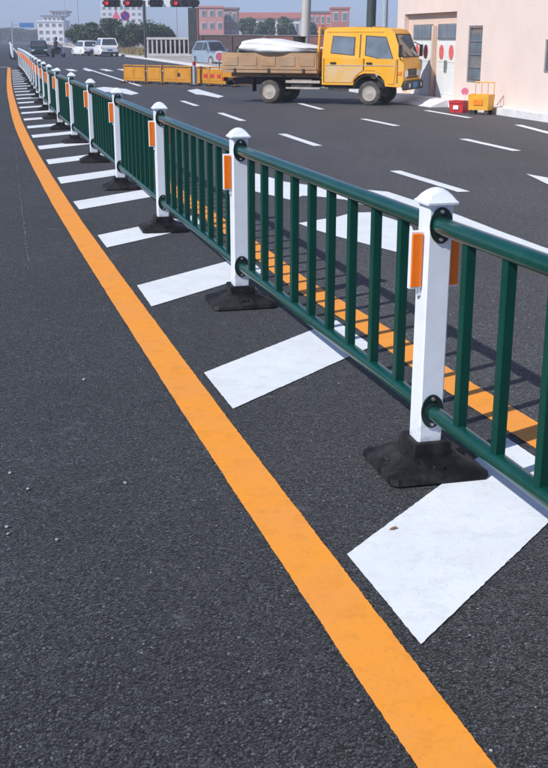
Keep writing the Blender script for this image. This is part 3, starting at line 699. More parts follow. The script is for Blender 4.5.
def make_car(name, paint, L=4.2, W=1.72, H=1.48, hatch=True, detail=True):
    """small saloon or hatchback, x forward, origin on the ground under its centre"""
    t = empty(name, (0, 0, 0)); h = W / 2
    def ring(x, zb, zt, w1, w2): return [(x, -w1, zb), (x, -w1 * 1.0, zb + (zt - zb) * .5), (x, -w2, zt), (x, w2, zt), (x, w1, zb + (zt - zb) * .5), (x, w1, zb)]
    f = L / 2; z1 = H * .58
    body = MB().loft([ring(-f, .34, z1 * .86, h * .80, h * .74), ring(-f + .10, .24, z1 * .97, h * .94, h * .86), ring(-f + .5, .20, z1 * 1.02, h, h * .93), ring(-.3, .18, z1, h, h * .94), ring(f * .42, .18, z1 * .97, h, h * .93), ring(f - .5, .20, z1 * .88, h * .98, h * .88), ring(f - .14, .24, z1 * .78, h * .90, h * .78), ring(f, .34, z1 * .64, h * .72, h * .62)]).build('body', M[paint], t, smooth=True, angle=35)
    xr = -f + (.10 if hatch else .62); cr = [(xr, z1 * .98), (xr + .42, H * .97), (-.25, H), (f * .12, H * .97), (f * .48, z1 * .94)]
    cw = lambda z: h * (.92 - .20 * (z - z1) / (H - z1))
    MB().loft([[(x, -cw(z), z) for x, z in cr], [(x, -cw(z) * .85, z + .012) for x, z in cr], [(x, cw(z) * .85, z + .012) for x, z in cr], [(x, cw(z), z) for x, z in cr]]).build('cabin', M[paint], t, smooth=True, angle=30)
    def lerp(a, b, k): return (a[0] + (b[0] - a[0]) * k, a[1] + (b[1] - a[1]) * k)
    for nm, a, b in (('rear_window', cr[0], cr[1]), ('windscreen', cr[4], cr[3])):
        p0, p1 = lerp(a, b, .14), lerp(a, b, .90); sx = -1 if nm == 'rear_window' else 1
        MB().prism([(p0[0] + sx * .02, -cw(p0[1]) * .86, p0[1]), (p0[0] + sx * .02, cw(p0[1]) * .86, p0[1]), (p1[0] + sx * .02, cw(p1[1]) * .82, p1[1] + .01), (p1[0] + sx * .02, -cw(p1[1]) * .82, p1[1] + .01)], (sx * .012, 0, .008)).build(nm, M['glass_screen'], t)
    for s in (-1, 1):
        zb, zt_ = z1 * 1.06, H * .93
        for (xa, xb, xc, xd) in ((xr + .22, -.18, -.18, xr + .50), (-.10, f * .36, f * .14, -.10)):
            MB().prism([(xa, s * (cw(zb) + .004), zb), (xb, s * (cw(zb) + .004), zb), (xc, s * (cw(zt_) + .004), zt_), (xd, s * (cw(zt_) + .004), zt_)], (0, s * .008, 0)).build('side_window', M['glass_screen'], t)
        MB().box((f * .40, s * (h + .07), z1 * 1.08), (.10, .16, .11), bev=.02).build('mirror', M[paint], t)
        MB().box((-f + .06, s * h * .72, z1 * .80), (.10, h * .30, .16), bev=.02).build('tail_light', M['red_lens'], t)
        MB().box((f - .08, s * h * .62, z1 * .66), (.12, h * .34, .13), bev=.02).build('headlight', M['lamp_glass'], t)
        for x in (-L * .30, L * .30): wheel(t, x, s * (h - .10), .30, .20, s)
    MB().box((-f - .005, 0, z1 * .62), (.02, .44, .13)).build('number_plate', M['sign_blue'], t)
    MB().box((-f + .05, 0, .36), (.14, W * .9, .16), bev=.03).build('bumper', M['black_plastic'], t)
    MB().box((f - .04, 0, .36), (.12, W * .78, .15), bev=.03).build('front_bumper', M['black_plastic'], t)
    return t
def road_az(Y):
    t = tangent(left_line, Y); return math.atan2(t.y, t.x)
c = make_car('parked_car', 'car_dark', 4.4, 1.78, 1.45, False); c.location = (put(38, 108), 108, 0); c.rotation_euler.z = road_az(108) + math.pi
props(c, 'dark green saloon car near the median at the far crossing', 'car', 'cars at the far crossing')
c = make_car('parked_car', 'car_white', 4.1, 1.72, 1.42, True); c.location = (put(84.5, 112), 112, 0); c.rotation_euler.z = road_az(112) + .25
props(c, 'low white car between the scooter and the taller white hatchback', 'car', 'cars at the far crossing')
c = make_car('parked_car', 'car_white', 4.3, 1.80, 1.66, True); c.location = (put(105, 108), 108, 0); c.rotation_euler.z = road_az(108) + .1
props(c, 'taller white hatchback in front of the dark trees by the kerb', 'car', 'cars at the far crossing')

# scooter with a rider at the crossing
scy = 101.0; sct = empty('scooter', (put(57, scy), scy, 0), road_az(scy) - 1.0)
props(sct, 'dark scooter with pale front shield beside the dark green car', 'scooter')
for x in (-.55, .58):
    n = 20; wr = MB(); rr_ = .21
    wr.loft([[((rr_ - .05 * (1 - math.cos(a)) * .5) * math.cos(2 * math.pi * k / n), .05 * math.sin(a), (rr_ - .05 * (1 - math.cos(a)) * .5) * math.sin(2 * math.pi * k / n)) for k in range(n)] for a in (-1.5, -.8, 0, .8, 1.5)])
    wr.build('wheel', M['tyre'], sct, (x, 0, rr_), smooth=True)
MB().box((-.35, 0, .48), (.85, .30, .30), bev=.08, seg=2).build('body', M['car_dark'], sct)
MB().box((-.28, 0, .70), (.78, .30, .12), bev=.04, seg=2).build('seat', M['black_plastic'], sct)
MB().box((.12, 0, .27), (.50, .30, .06), bev=.02).build('footboard', M['black_plastic'], sct)
MB().prism([(.36, -.20, .25), (.42, -.22, .60), (.34, -.17, .92), (.34, .17, .92), (.42, .22, .60), (.36, .20, .25)], (.06, 0, 0)).build('front_shield', M['car_white'], sct)
MB().tube((.56, 0, .25), (.38, 0, 1.0), .03).tube((.36, -.32, 1.02), (.36, .32, 1.02), .016).build('handlebar', M['dark_metal'], sct)
MB().box((.44, 0, .90), (.08, .16, .12), bev=.02).build('headlight', M['lamp_glass'], sct)

def skin_body(name, joints, edges, radii, m, parent=None, loc=(0, 0, 0), rz=0):
    me = bpy.data.meshes.new(name); me.from_pydata(joints, edges, []); me.update()
    o = bpy.data.objects.new(name, me); COL.objects.link(o)
    md = o.modifiers.new('skin', 'SKIN'); md.use_smooth_shade = True
    sv = me.skin_vertices[0].data
    for i, r in enumerate(radii): sv[i].radius = (r, r) if not isinstance(r, tuple) else r
    sv[0].use_root = True
    o.modifiers.new('sub', 'SUBSURF').levels = 1; o.modifiers['sub'].render_levels = 1
    me.materials.append(M[m]); o.location = loc; o.rotation_euler.z = rz
    if parent: o.parent = parent
    return o
rider = empty('person', (sct.location.x, sct.location.y, 0), sct.rotation_euler.z)
J = [(-.25, 0, .84), (-.24, 0, 1.05), (-.20, 0, 1.30), (-.18, 0, 1.40), (-.16, 0, 1.47), (-.13, 0, 1.58), (-.12, 0, 1.66)]
E_ = [(0, 1), (1, 2), (2, 3), (3, 4), (4, 5), (5, 6)]; Rd = [(.16, .13), (.15, .12), (.18, .12), (.10, .08), .06, (.085, .10), .06]
for s in (-1, 1):
    b0 = len(J); J += [(-.19, s * .20, 1.33), (-.05, s * .26, 1.13), (.16, s * .28, 1.05), (.32, s * .28, 1.04)]; E_ += [(2, b0), (b0, b0 + 1), (b0 + 1, b0 + 2), (b0 + 2, b0 + 3)]; Rd += [.07, .05, .04, .035]
    b0 = len(J); J += [(-.20, s * .11, .82), (.18, s * .14, .76), (.14, s * .13, .40), (.26, s * .13, .34)]; E_ += [(0, b0), (b0, b0 + 1), (b0 + 1, b0 + 2), (b0 + 2, b0 + 3)]; Rd += [.10, .075, .055, .04]
skin_body('body', J, E_, Rd, 'jacket', rider)
MB().loft([[((.10 * q) * math.cos(2 * math.pi * k / 14) - .12, (.095 * q) * math.sin(2 * math.pi * k / 14), z) for k in range(14)] for z, q in ((1.58, 1.06), (1.66, 1.12), (1.73, .85), (1.765, .3))]).build('helmet', M['black_plastic'], rider, smooth=True)
MB().box((-.035, 0, 1.57), (.05, .12, .13), bev=.03, seg=2).build('face', M['skin'], rider)
props(rider, 'person in dark clothes sitting on the scooter at the crossing', 'person')

# small pale blue van by the kerb
van = make_car('small_van', 'van_blue', 3.2, 1.4, 1.5, True); van.location = (put(212, 72), 72, .0); van.rotation_euler.z = road_az(66) + math.pi + .35
props(van, 'small pale blue van parked behind the yellow road barrier', 'van')
bd = empty('round_sign_board', (put(219, 60), 60, 0), .2)
MB().tube((0, 0, 0), (0, 0, .55), .03).box((0, 0, .02), (.4, .3, .04), bev=.01).build('stand', M['dark_metal'], bd)
MB().prism([(.30 * math.cos(t), -.02, .72 + .30 * math.sin(t)) for t in [2 * math.pi * k / 24 for k in range(24)]], (0, .025, 0)).build('disc', M['sign_white'], bd)
MB().prism([(.20 * math.cos(t), -.024, .72 + .20 * math.sin(t)) for t in [2 * math.pi * k / 24 for k in range(24)]], (0, -.006, 0)).build('disc_centre', M['pink_plastic'], bd)
props(bd, 'round white and pink sign standing between pale van and truck tail', 'sign')

# ------------------------------------------------------------------ yellow road barriers
bcols = [(124, 146, 82, 83), (147, 162.5, 83, 83.5), (163.5, 192, 83.5, 84.5), (197, 236, 85, 86.5)]
def make_barrier(L, H, marks, mark_mat):
    t = empty('road_barrier', (0, 0, 0)); k = max(1, int(round(L / .75))); w_ = (L - .06) / k
    for i in range(k):
        x = -L / 2 + .03 + w_ * (i + .5)
        pn = MB().box((x, 0, H * .50), (w_ - .035, .035, H * .74), bev=.008).build('panel', M['barrier_yellow'], t)
        MB().box((x, -.022, H * .50), (w_ - .16, .014, H * .50), bev=.006).build('pressed_field', M['barrier_yellow'], pn)
    for i in range(k + 1):
        x = -L / 2 + .03 + w_ * i
        MB().box((x, 0, H * .47), (.045, .055, H * .94), bev=.008).build('upright', M['barrier_frame'], t)
        MB().box((x, 0, .022), (.07, .40, .04), bev=.01).build('foot', M['dark_metal'], t)
    MB().tube((-L / 2, 0, H - .03), (L / 2, 0, H - .03), .028, n=10).build('top_tube', M['barrier_frame'], t, smooth=True)
    MB().tube((-L / 2, 0, .10), (L / 2, 0, .10), .024, n=10).build('bottom_tube', M['barrier_frame'], t, smooth=True)
    for (xm, wm) in marks: MB().box((xm, -.033, H * .52), (wm, .006, .13)).build('painted_mark', M[mark_mat], t)
    return t
blab = ['leftmost yellow panel barrier of the row across the road', 'short plain yellow barrier, second from the left in the row', 'yellow barrier with a small black mark at its middle', 'yellow barrier with red marks nearest the truck tail']
for k, (x0, x1, y0, y1) in enumerate(bcols):
    a, bq = un(x0, y0 + .6), un(x1, y1 + .6); d = bq - a; L = d.length
    t = make_barrier(L - .02, .68, [[], [], [(.1, .14)], [(-.50, .2), (-.16, .2), (.16, .16)]][k], 'black_mark' if k == 2 else 'red_mark')
    t.location = (a + bq) / 2; t.rotation_euler.z = math.atan2(d.y, d.x); props(t, blab[k], 'barrier', 'yellow barriers across the road')
pp = un(194.5, 86); t = empty('barrier_post', pp)
MB().tube((0, 0, 0), (0, 0, 1.0), .06, n=12).build('tube', M['pole_grey'], t); MB().box((0, 0, .03), (.3, .3, .06), bev=.02).build('base', M['dark_metal'], t); MB().tube((0, 0, .72), (0, 0, .84), .063, n=12).build('band', M['red_lens'], t)
props(t, 'grey upright post between the two right hand yellow barriers', 'post')
oc = empty('orange_crate', un(241, 84.5), .3)
MB().box((0, 0, .02), (.62, .42, .04), bev=.006).box((-.295, 0, .21), (.03, .42, .38), bev=.006).box((.295, 0, .21), (.03, .42, .38), bev=.006).box((0, -.20, .21), (.56, .03, .36), bev=.006).box((0, .20, .21), (.56, .03, .36), bev=.006).build('crate_box', M['barrier_yellow'], oc)
MB().box((0, 0, .42), (.66, .46, .03), bev=.006).build('lid', M['barrier_yellow'], oc)
props(oc, 'small orange crate on the road under the truck tail', 'crate')

# ------------------------------------------------------------------ yellow trolley, red box by the house
ct = empty('yellow_trolley', (4.68, 25.6, 0), FRZ + .75); ct.scale = (.86, .8, 1.0)
MB().loft([[(-.27, -.20, .10), (.27, -.20, .10), (.27, .20, .10), (-.27, .20, .10)], [(-.29, -.22, .44), (.29, -.22, .44), (.29, .22, .44), (-.29, .22, .44)], [(-.26, -.19, .44), (.26, -.19, .44), (.26, .19, .44), (-.26, .19, .44)], [(-.24, -.17, .13), (.24, -.17, .13), (.24, .17, .13), (-.24, .17, .13)]]).build('box', M['cart_yellow'], ct)
fr = MB()
for x in (-.26, -.09, .09, .26): fr.tube((x, .21, .40), (x, .21, .70), .012, n=8)
fr.tube((-.27, .21, .70), (.27, .21, .70), .014, n=8); fr.build('rail', M['cart_yellow'], ct)
for x in (-.21, .21):
    for y in (-.15, .15): MB().tube((x, y - .02, .055), (x, y + .02, .055), .055, n=14).build('castor', M['dark_metal'], ct)
MB().box((0, -.222, .27), (.26, .012, .12), bev=.003).build('panel', M['amber_lens'], ct)
props(ct, 'yellow box trolley with upright rail against the cream wall', 'trolley')
rb = empty('red_crate', (4.30, 26.25, 0), FRZ + .6)
MB().loft([[(-.17, -.13, 0), (.17, -.13, 0), (.17, .13, 0), (-.17, .13, 0)], [(-.20, -.155, .27), (.20, -.155, .27), (.20, .155, .27), (-.20, .155, .27)], [(-.18, -.135, .27), (.18, -.135, .27), (.18, .135, .27), (-.18, .135, .27)], [(-.155, -.115, .02), (.155, -.115, .02), (.155, .115, .02), (-.155, .115, .02)]]).build('crate_body', M['red_plastic'], rb)
MB().box((0, -.160, .23), (.34, .015, .035), bev=.004).box((0, .160, .23), (.34, .015, .035), bev=.004).build('rim', M['red_plastic'], rb)
MB().box((0, -.152, .12), (.14, .02, .09), bev=.004).build('white_label', M['sign_white'], rb)
props(rb, 'small red plastic crate on the road left of the trolley', 'crate')
ps = empty('pink_paddle_sign', (4.46, 26.55, 0), FRZ + 1.0)
MB().tube((0, 0, 0), (0, 0, .40), .012, n=8).box((0, 0, .015), (.16, .16, .03), bev=.006).build('stick', M['sign_white'], ps)
MB().prism([(.085 * math.cos(t), 0, .46 + .085 * math.sin(t)) for t in [2 * math.pi * k / 20 for k in range(20)]], (0, .015, 0)).build('disc', M['pink_plastic'], ps)
props(ps, 'small round pink paddle sign between red crate and yellow trolley', 'sign')

# ------------------------------------------------------------------ poles
def pole(name, x, Y, r0, r1, H, m, lean, label, cat, extras=None):
    t = empty(name, (put(x, Y), Y, .146))
    top = Vector((lean * H, 0, H)); n = 18
    MB().tube((0, 0, -.02), top, r0, r1, n).build('shaft', M[m], t, smooth=True)
    MB().tube((0, 0, 0), (0, 0, .12), r0 * 1.5, r0 * 1.35, n).build('base', M['concrete_pale' if m == 'pole_concrete' else 'dark_metal'], t)
    if extras: extras(t, top)
    props(t, label, cat); return t
def crossarms(t, top):
    for z in (.6, 1.3):
        p = top * (1 - z / top.z); a = MB().box((p.x, 0, p.z), (1.6, .09, .09), bev=.01).build('crossarm', M['dark_metal'], t)
        for x in (-.7, -.25, .25, .7): MB().tube((p.x + x, 0, p.z + .04), (p.x + x, 0, p.z + .22), .035, .05, 10).build('insulator', M['sign_white'], a)
def lamp_arm(t, top):
    a = MB().tube(top, top + Vector((-1.6, .3, .35)), .045, .03, 10).build('arm', M['pole_grey'], t)
    MB().box(top + Vector((-1.9, .35, .36)), (.6, .2, .09), bev=.03).build('lamp_head', M['pole_grey'], a)
pole('utility_pole', 304, 48, .20, .15, 8.5, 'pole_concrete', .035, 'thick pale concrete utility pole rising behind the truck bed', 'pole', crossarms)
pole('dark_pole', 370, 45, .19, .17, 7.0, 'pole_dark', .012, 'thick dark steel pole rising behind the truck cab', 'pole', lamp_arm)
pole('grey_pole', 384.5, 47, .12, .10, 6.5, 'pole_grey', .0, 'slim pale grey pole between the dark pole and the house', 'pole', lamp_arm)
lamp_lab = ['slender street lamp standing just left of the round trees', 'slender street lamp beside the white block by the road', 'far slender street lamp above the crossing trees']
for k, (x, Y) in enumerate(((79, 175), (66, 240), (177, 150))):
    pole('street_lamp', x, Y, .09, .05, 9.0, 'pole_grey', 0, lamp_lab[k], 'street lamp', lamp_arm)['group'] = 'slender street lamps'

# ------------------------------------------------------------------ gantry with signal boxes
GY = 92.0; gx = lambda x: put(x, GY); gz = lambda y: CAM_H + (Y_HOR - y) * GY * .910 / F_PX
ga = empty('signal_gantry', (gx(145), GY, .146))
def gloc(x, y): return Vector((gx(x) - gx(145), 0, gz(y) - .146))
MB().tube((0, 0, 0), gloc(145, 1), .10, .085, 12).build('pole', M['pole_dark'], ga, smooth=True)
px_ = gloc(194, 0).x
MB().tube((px_, .2, 0), (px_, .2, gloc(0, 1).z), .12, .10, 12).build('pole', M['pole_dark'], ga, smooth=True)
bz = gloc(0, 3).z
MB().tube((gloc(104, 0).x, .16, bz), (gloc(200, 0).x, .16, bz), .15, n=12).build('beam', M['pole_dark'], ga, smooth=True)
for k, (a, b2, red) in enumerate(((105.5, 121, .3), (126, 143, .25), (151, 163.5, None), (172, 199, .25))):
    p = gloc((a + b2) / 2, 3.2); wq = (b2 - a) / F_PX * GY * .954
    box = MB().box((p.x, 0, p.z), (wq, .20, .62), bev=.03).build('signal_box', M['black_plastic'], ga)
    for q in range(3):
        xq = p.x - wq * .33 + q * wq * .33; MB().tube((xq, -.10, p.z), (xq, -.20, p.z), .17, .18, 14, cap=False).build('visor', M['black_plastic'], box)
        MB().tube((xq, -.10, p.z), (xq, -.115, p.z), .155, n=14).build('lens', M['lamp_red'] if (red and q == 0) else M['black_plastic'], box)
    if k: 
        pb = gloc((a - 4 if k != 3 else 167.5), 3.2); MB().box((pb.x, .03, pb.z), (.36 if k != 3 else .55, .06, .60), bev=.01).build('white_panel', M['sign_white'], ga)
vp = MB().box((px_, -.06, gloc(0, 31).z), (.86, .22, gloc(0, 8).z - gloc(0, 54).z), bev=.03).build('display_column', M['pole_dark'], ga)
MB().box((px_ + .32, -.06, gloc(0, 31).z), (.10, .26, gloc(0, 8).z - gloc(0, 54).z - .1), bev=.01).build('side_strip', M['wall_brick'], vp)
p = gloc(126, 16)
rs = MB().tube((p.x, 0, bz - .05), (p.x, 0, p.z + .3), .03, n=8).build('sign_hanger', M['pole_dark'], ga)
circ = lambda r, y0: [(p.x + r * math.cos(t), y0, p.z + r * math.sin(t)) for t in [2 * math.pi * k / 28 for k in range(28)]]
rnd = MB().prism(circ(.36, -.02), (0, .03, 0)).build('round_sign', M['sign_red'], ga)
MB().prism(circ(.30, -.024), (0, -.006, 0)).build('sign_face', M['sign_navy'], rnd)
MB().box((p.x, -.034, p.z), (.60, .006, .07), M=Matrix.Translation((p.x, 0, p.z)) @ Matrix.Rotation(R(45), 4, 'Y') @ Matrix.Translation((-p.x, 0, -p.z))).build('slash', M['sign_red'], rnd)
p2 = gloc(117, 15); MB().prism([(p2.x - .34, -.02, p2.z - .28), (p2.x + .34, -.02, p2.z - .28), (p2.x, -.02, p2.z + .32)], (0, .03, 0)).build('triangle_sign', M['pink_plastic'], ga)
MB().tube((p2.x, 0, bz - .05), (p2.x, 0, p2.z + .2), .03, n=8).build('sign_hanger', M['pole_dark'], ga)
props(ga, 'dark gantry carrying black signal boxes with red lights over the road', 'gantry')

# white slatted gate behind the crossing
gt = empty('slatted_gate', (put(168, 98), 98, .146))
GWd = (190 - 147) / F_PX * 98 * .954
MB().box((0, 0, 1.46), (GWd, .22, .20), bev=.02).build('top_beam', M['gate_grey'], gt)
MB().box((0, 0, .12), (GWd, .22, .24), bev=.02).build('bottom_beam', M['gate_grey'], gt)
for k in range(10):
    x = -GWd / 2 + .09 + (GWd - .18) * k / 9
    MB().box((x, 0, .80), (.13, .14, 1.14)).build('slat', M['gate_grey'], gt)
MB().box((GWd / 2 + .28, 0, .82), (.55, .5, 1.64), bev=.03).build('gate_pillar', M['gate_grey'], gt)
MB().box((0, .6, .75), (GWd, .05, 1.3)).build('backing', M['black_plastic'], gt)
props(gt, 'pale grey slatted gate with pillar beneath the signal gantry', 'gate')

# long boundary walls
def long_wall(name, xa, xb, Y, z, m, label):
    t = empty(name, (put((xa + xb) / 2, Y), Y, .146)); L = (xb - xa) / F_PX * Y * .954
    MB().box((0, 0, z / 2), (L, .25, z)).build('wall_body', M[m], t)
    MB().box((0, 0, z + .05), (L + .1, .36, .10), bev=.01).build('coping', M['wall_cap'], t)
    k = max(2, int(L / 3))
    for i in range(k + 1): MB().box((-L / 2 + .2 + (L - .4) * i / k, -.155, z / 2), (.3, .10, z - .01)).build('pier', M[m], t)
    props(t, label, 'wall'); return t
long_wall('boundary_wall', 199, 262, 108, 1.72, 'wall_brown', 'dark brown boundary wall behind the pale van')
long_wall('boundary_wall', 263, 402, 104, 1.66, 'wall_brick', 'reddish boundary wall behind the truck cab and poles')

# ------------------------------------------------------------------ distant buildings
def building(name, xa, xb, Y, ytop, m, label, rows, cols, roof=None, depth=12, roof_m='far_white', base=0.0, winm='glass_dark', rz=0):
    W = (xb - xa) / F_PX * Y * .954; H = CAM_H + (Y_HOR - ytop) * Y * .910 / F_PX
    t = empty(name, (put((xa + xb) / 2, Y), Y, .0), rz)
    MB().box((0, depth / 2, H / 2), (W, depth, H)).build('wall', M[m], t)
    ch = H / rows; cw = W / cols
    for r in range(rows):
        for c in range(cols):
            x = -W / 2 + cw * (c + .5); z = ch * (r + .55)
            wnd = MB().box((x, -.04, z), (cw * .62, .10, ch * .52)).build('window', M['far_white'], t)
            MB().box((x, -.10, z), (cw * .52, .04, ch * .44)).build('pane', M[winm], wnd)
    if roof == 'gable':
        MB().loft([[(x, -.6, H - .1), (x, depth / 2, H + depth * .14), (x, depth + .6, H - .1)] for x in (-W / 2 - .5, W / 2 + .5)]).build('roof', M[roof_m], t)
    else:
        MB().box((0, depth / 2, H + .25), (W + .5, depth + .5, .5)).build('roof', M[roof_m], t)
    props(t, label, 'building'); return t
# pale stepped block near the vanishing point
wb = building('white_block', 38, 64, 400, 22, 'far_white', 'pale white stepped block with dark bands beside the far road', 3, 4, None, 12)
for (xa, xb, y0, y1) in ((43, 61, 22.5, 16.5), (52, 66, 16, 12)):
    W = (xb - xa) / F_PX * 400 * .954; z0 = CAM_H + (38 - y0) * .331; z1 = CAM_H + (38 - y1) * .331; xc = put((xa + xb) / 2, 400) - put(51, 400)
    st = MB().box((xc, 6, (z0 + z1) / 2), (W, 9, z1 - z0)).build('storey', M['far_white'], wb)
    MB().box((xc, 6, z1 + .15), (W + 1.2, 10, .5)).build('dark_eave', M['frame_grey'], st)
    for k in range(4): MB().box((xc - W * .36 + W * .24 * k, 1.45, (z0 + z1) / 2 - .1), (W * .12, .12, (z1 - z0) * .5)).build('window', M['glass_dark'], st)
building('tall_pale_block', 102, 143, 620, -12, 'far_white', 'tall pale block rising faintly behind the round trees', 9, 7, None, 20)
pk = building('pink_house', 200, 224, 300, 8, 'far_pink', 'pink three storey house with windows behind the brown wall', 3, 3, None, 10, 'far_pink', rz=.1)
building('brown_annex', 223, 238, 312, 9.5, 'far_brown', 'plain brown block joined beside the pink house', 2, 2, None, 9, 'far_brown')
building('red_roof_row', 240, 300, 350, 18, 'far_white', 'long low white row with red tiled roof above the green trees', 1, 10, 'gable', 12, 'roof_red')
building('brick_red_house', 331, 349, 330, 9, 'far_red', 'tall brick red house end between concrete pole and dark pole', 2, 2, None, 10, 'far_red')
building('red_terrace', 303, 331, 336, 13, 'far_red', 'brick red terrace with flat dark roof right of concrete pole', 2, 5, None, 10, 'frame_grey')

# far overhead sign
fs = empty('overhead_sign', (put(23, 260), 260, 0))
MB().tube((-2.4, 0, 0), (-2.4, 0, 5.2), .14, .11, 10).build('pole', M['pole_grey'], fs)
MB().tube((-2.4, 0, 4.5), (2.6, 0, 4.5), .09, n=8).build('arm', M['pole_grey'], fs)
MB().box((1.0, -.14, 4.4), (3.2, .08, 1.0), bev=.01).build('sign_board', M['sign_blue'], fs)
props(fs, 'blue overhead direction sign on an arm far down the road', 'sign')

# ------------------------------------------------------------------ trees
def make_tree(name, loc, H, Rx, trunk_h, n, m, seed, label, group, leaf=.16):
    rnd = random.Random(seed); t = empty(name, loc)
    tr = MB().tube((0, 0, -.05), (rnd.uniform(-.1, .1), 0, H * .55), .16, .07, 9)
    cl = []
    for k in range(9):
        a = rnd.uniform(0, 2 * math.pi); r = Rx * rnd.uniform(.25, .75); z = trunk_h + (H - trunk_h) * rnd.uniform(.15, .85)
        r *= math.sqrt(max(.1, 1 - ((z - trunk_h) / (H - trunk_h) - .42) ** 2 * 2.4)); p = Vector((r * math.cos(a), r * math.sin(a), z)); cl.append((p, rnd.uniform(.28, .46) * Rx))
        tr.tube((0, 0, trunk_h + (H - trunk_h) * .12 * rnd.random()), p, .05, .015, 6)
    tr.build('trunk', M['bark'], t)
    cl += [(Vector((0, 0, H * .72)), Rx * .5), (Vector((0, 0, H * .5)), Rx * .6)]
    vs, fs_ = [], []
    for i in range(n):
        c, r = cl[rnd.randrange(len(cl))]
        d = Vector((rnd.gauss(0, 1), rnd.gauss(0, 1), rnd.gauss(0, .8))).normalized() * r * rnd.uniform(.55, 1.06); p = c + d
        if p.z < trunk_h * .5: continue
        if p.z > H: p.z = H - rnd.random() * .2
        u = Vector((rnd.gauss(0, 1), rnd.gauss(0, 1), rnd.gauss(0, .6))).normalized(); v = u.orthogonal().normalized(); s = leaf * rnd.uniform(.6, 1.5)
        b = len(vs); vs += [p - u * s, p + v * s * .5, p + u * s, p - v * s * .5]; fs_.append((b, b + 1, b + 2, b + 3))
    me = bpy.data.meshes.new('crown'); me.from_pydata([tuple(v) for v in vs], [], fs_); me.materials.append(M[m]); link('crown', me, t)
    props(t, label, 'tree', group); return t
tl = ['leftmost round dark tree of the row behind the white cars', 'small round dark tree, second from the left behind the cars', 'broad tall dark tree directly behind the taller white hatchback', 'dark tree just left of the gantry pole', 'dark tree behind the gantry pole', 'dark tree behind the left half of the slatted gate', 'low dark tree above the middle of the slatted gate', 'dark bushy tree between the low white car and hatchback']
for k, (x, Y, yt, wpx) in enumerate(((76, 158, 25, 20), (90, 152, 23.5, 20), (110, 150, 19.5, 32), (131, 146, 21.5, 24), (148, 148, 21, 26), (160, 150, 24, 22), (168, 152, 28, 16), (97, 140, 30, 18))):
    H = CAM_H + (Y_HOR - yt) * Y * .910 / F_PX; make_tree('round_tree', (put(x, Y), Y, .14), H, wpx * .68 / F_PX * Y * .954, .3, 3600, 'leaf_dark', 40 + k, tl[k], 'dark trees behind the crossing', .15)
tl2 = ['green tree just right of the brown annex', 'green tree left of the concrete pole, under the red roof', 'green tree directly left of the concrete pole', 'green tree right of the concrete pole before the red terrace', 'low green tree in front of the red terrace windows']
for k, (x, Y, yt, wpx) in enumerate(((247, 230, 17, 22), (266, 225, 19, 26), (288, 228, 17.5, 26), (312, 226, 23, 20), (325, 224, 26, 18))):
    H = CAM_H + (Y_HOR - yt) * Y * .910 / F_PX; make_tree('green_tree', (put(x, Y), Y, .1), H, wpx / 2 / F_PX * Y * .954, .8, 2200, 'leaf_mid', 60 + k, tl2[k], 'green trees before the red roofs', .26)
# far wood at the end of the road: one mass nobody could count
rnd = random.Random(5); vs, fs_ = [], []
for i in range(26000):
    X = rnd.uniform(-230, -70); Yq = 520 + rnd.uniform(0, 22); top = 5.6 + 1.4 * mnoise.noise(Vector((X * .06, 0, 2))) + .8 * mnoise.noise(Vector((X * .25, 1, 2)))
    p = Vector((X, Yq, rnd.random() ** .7 * top)); u = Vector((rnd.gauss(0, 1), rnd.gauss(0, 1), rnd.gauss(0, .7))).normalized(); v = u.orthogonal().normalized(); s = rnd.uniform(.3, .75)
    b = len(vs); vs += [p - u * s, p + v * s * .6, p + u * s, p - v * s * .6]; fs_.append((b, b + 1, b + 2, b + 3))
me = bpy.data.meshes.new('far_wood'); me.from_pydata([tuple(v) for v in vs], [], fs_); me.materials.append(M['leaf_dark'])
props(link('far_wood', me), 'low dark line of woodland at the far end of the road', 'woodland', kind='stuff')
# dry verge growth between pavement and trees
vs, fs_ = [], []
for i in range(9000):
    Yq = rnd.uniform(104, 140); X = kerb_right(Yq) + rnd.uniform(1.0, 9.0); p = Vector((X, Yq, .146)); hgt = rnd.uniform(.15, .6); a = rnd.uniform(0, 6.28); dx, dy = .05 * math.cos(a), .05 * math.sin(a)
    b = len(vs); vs += [p + Vector((dx, dy, 0)), p - Vector((dx, dy, 0)), p + Vector((rnd.gauss(0, .08), rnd.gauss(0, .08), hgt))]; fs_.append((b, b + 1, b + 2))
mat('dry_grass', (0.27, 0.21, 0.10), 0.9, 0.3, 1.5)
me = bpy.data.meshes.new('dry_grass'); me.from_pydata([tuple(v) for v in vs], [], fs_); me.materials.append(M['dry_grass'])
props(link('dry_grass', me), 'dry yellowish grass along the verge before the dark trees', 'grass', kind='stuff')

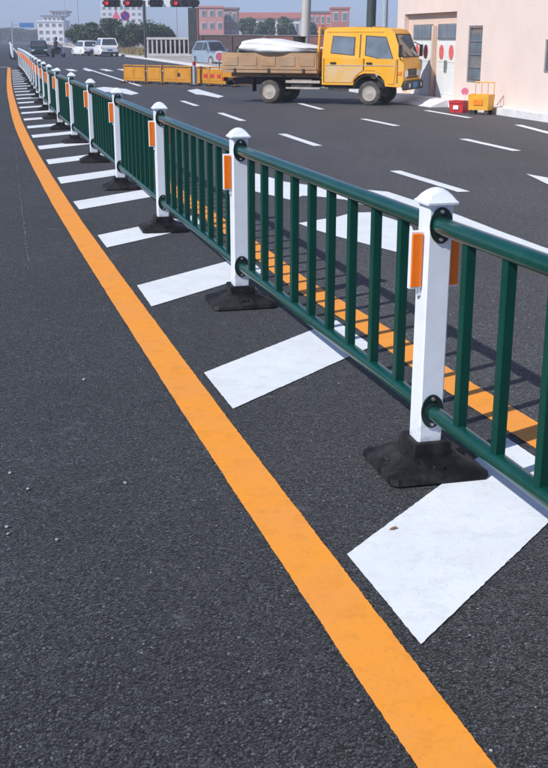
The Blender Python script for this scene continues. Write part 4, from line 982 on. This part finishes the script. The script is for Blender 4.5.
# ------------------------------------------------------------------ small things on the asphalt
def pebble(px, r, label, m='stone', seed=0):
    rn = random.Random(seed); bm = bmesh.new(); bmesh.ops.create_icosphere(bm, subdivisions=1, radius=r)
    for v in bm.verts: v.co = Vector((v.co.x * rn.uniform(.8, 1.3), v.co.y * rn.uniform(.7, 1.1), v.co.z * rn.uniform(.5, .7) + r * .45))
    me = bpy.data.meshes.new('pebble'); bm.to_mesh(me); bm.free(); me.materials.append(M[m]); o = link('pebble', me, None, un(*px) + Vector((0, 0, .002)), (0, 0, rn.random() * 6))
    return props(o, label, 'pebble', 'loose chippings on the asphalt')
for k, (p, r, l) in enumerate([((491, 752), .0055, 'pale pebble at the bottom edge right of the orange line'), ((84, 380.5), .010, 'pale flat chip on the open asphalt left of the orange line'), ((10, 474), .009, 'pale chip near the left edge of the asphalt'), ((28, 490), .008, 'second pale chip near the left edge, a little nearer'), ((7, 528), .008, 'upper of two white chips close together at the left edge'), ((8, 535), .007, 'lower of two white chips close together at the left edge'), ((125, 484), .008, 'single chip midway between left edge and orange line'), ((57, 541), .009, 'dusty chip low on the open asphalt'), ((508, 562), .006, 'grey chip right of the nearest white bar')]):
    pebble(p, r, l, seed=k)
lf = MB().loft([[(-.016, 0, .0), (-.004, -.007, .003), (.012, -.005, .006), (.018, 0, .004), (.012, .005, .005), (-.004, .007, .002)], [(-.016, 0, .0015), (-.004, -.007, .0045), (.012, -.005, .0075), (.018, 0, .0055), (.012, .005, .0065), (-.004, .007, .0035)]]).build('dead_leaf', M['dead_leaf'], None, un(393, 529, .006), (0, 0, .5))
props(lf, 'small brown dead leaf on the nearest white bar', 'leaf')

# ------------------------------------------------------------------ haze
hz = MB().box((-100, 630, 21), (1300, 1440, 46)).build('haze', None)
hm = bpy.data.materials.new('haze'); hm.use_nodes = True; nt = hm.node_tree
for nd in list(nt.nodes):
    if nd.type != 'OUTPUT_MATERIAL': nt.nodes.remove(nd)
pv = nt.nodes.new('ShaderNodeVolumePrincipled'); pv.inputs['Color'].default_value = (0.78, 0.82, 1.0, 1); pv.inputs['Density'].default_value = 0.0010; pv.inputs['Anisotropy'].default_value = 0.0
nt.links.new(pv.outputs[0], nt.nodes['Material Output'].inputs['Volume'])
hz.data.materials.clear(); hz.data.materials.append(hm); hz['kind'] = 'stuff'; hz['label'] = 'thin pale blue daylight haze in the air'; hz['category'] = 'haze'
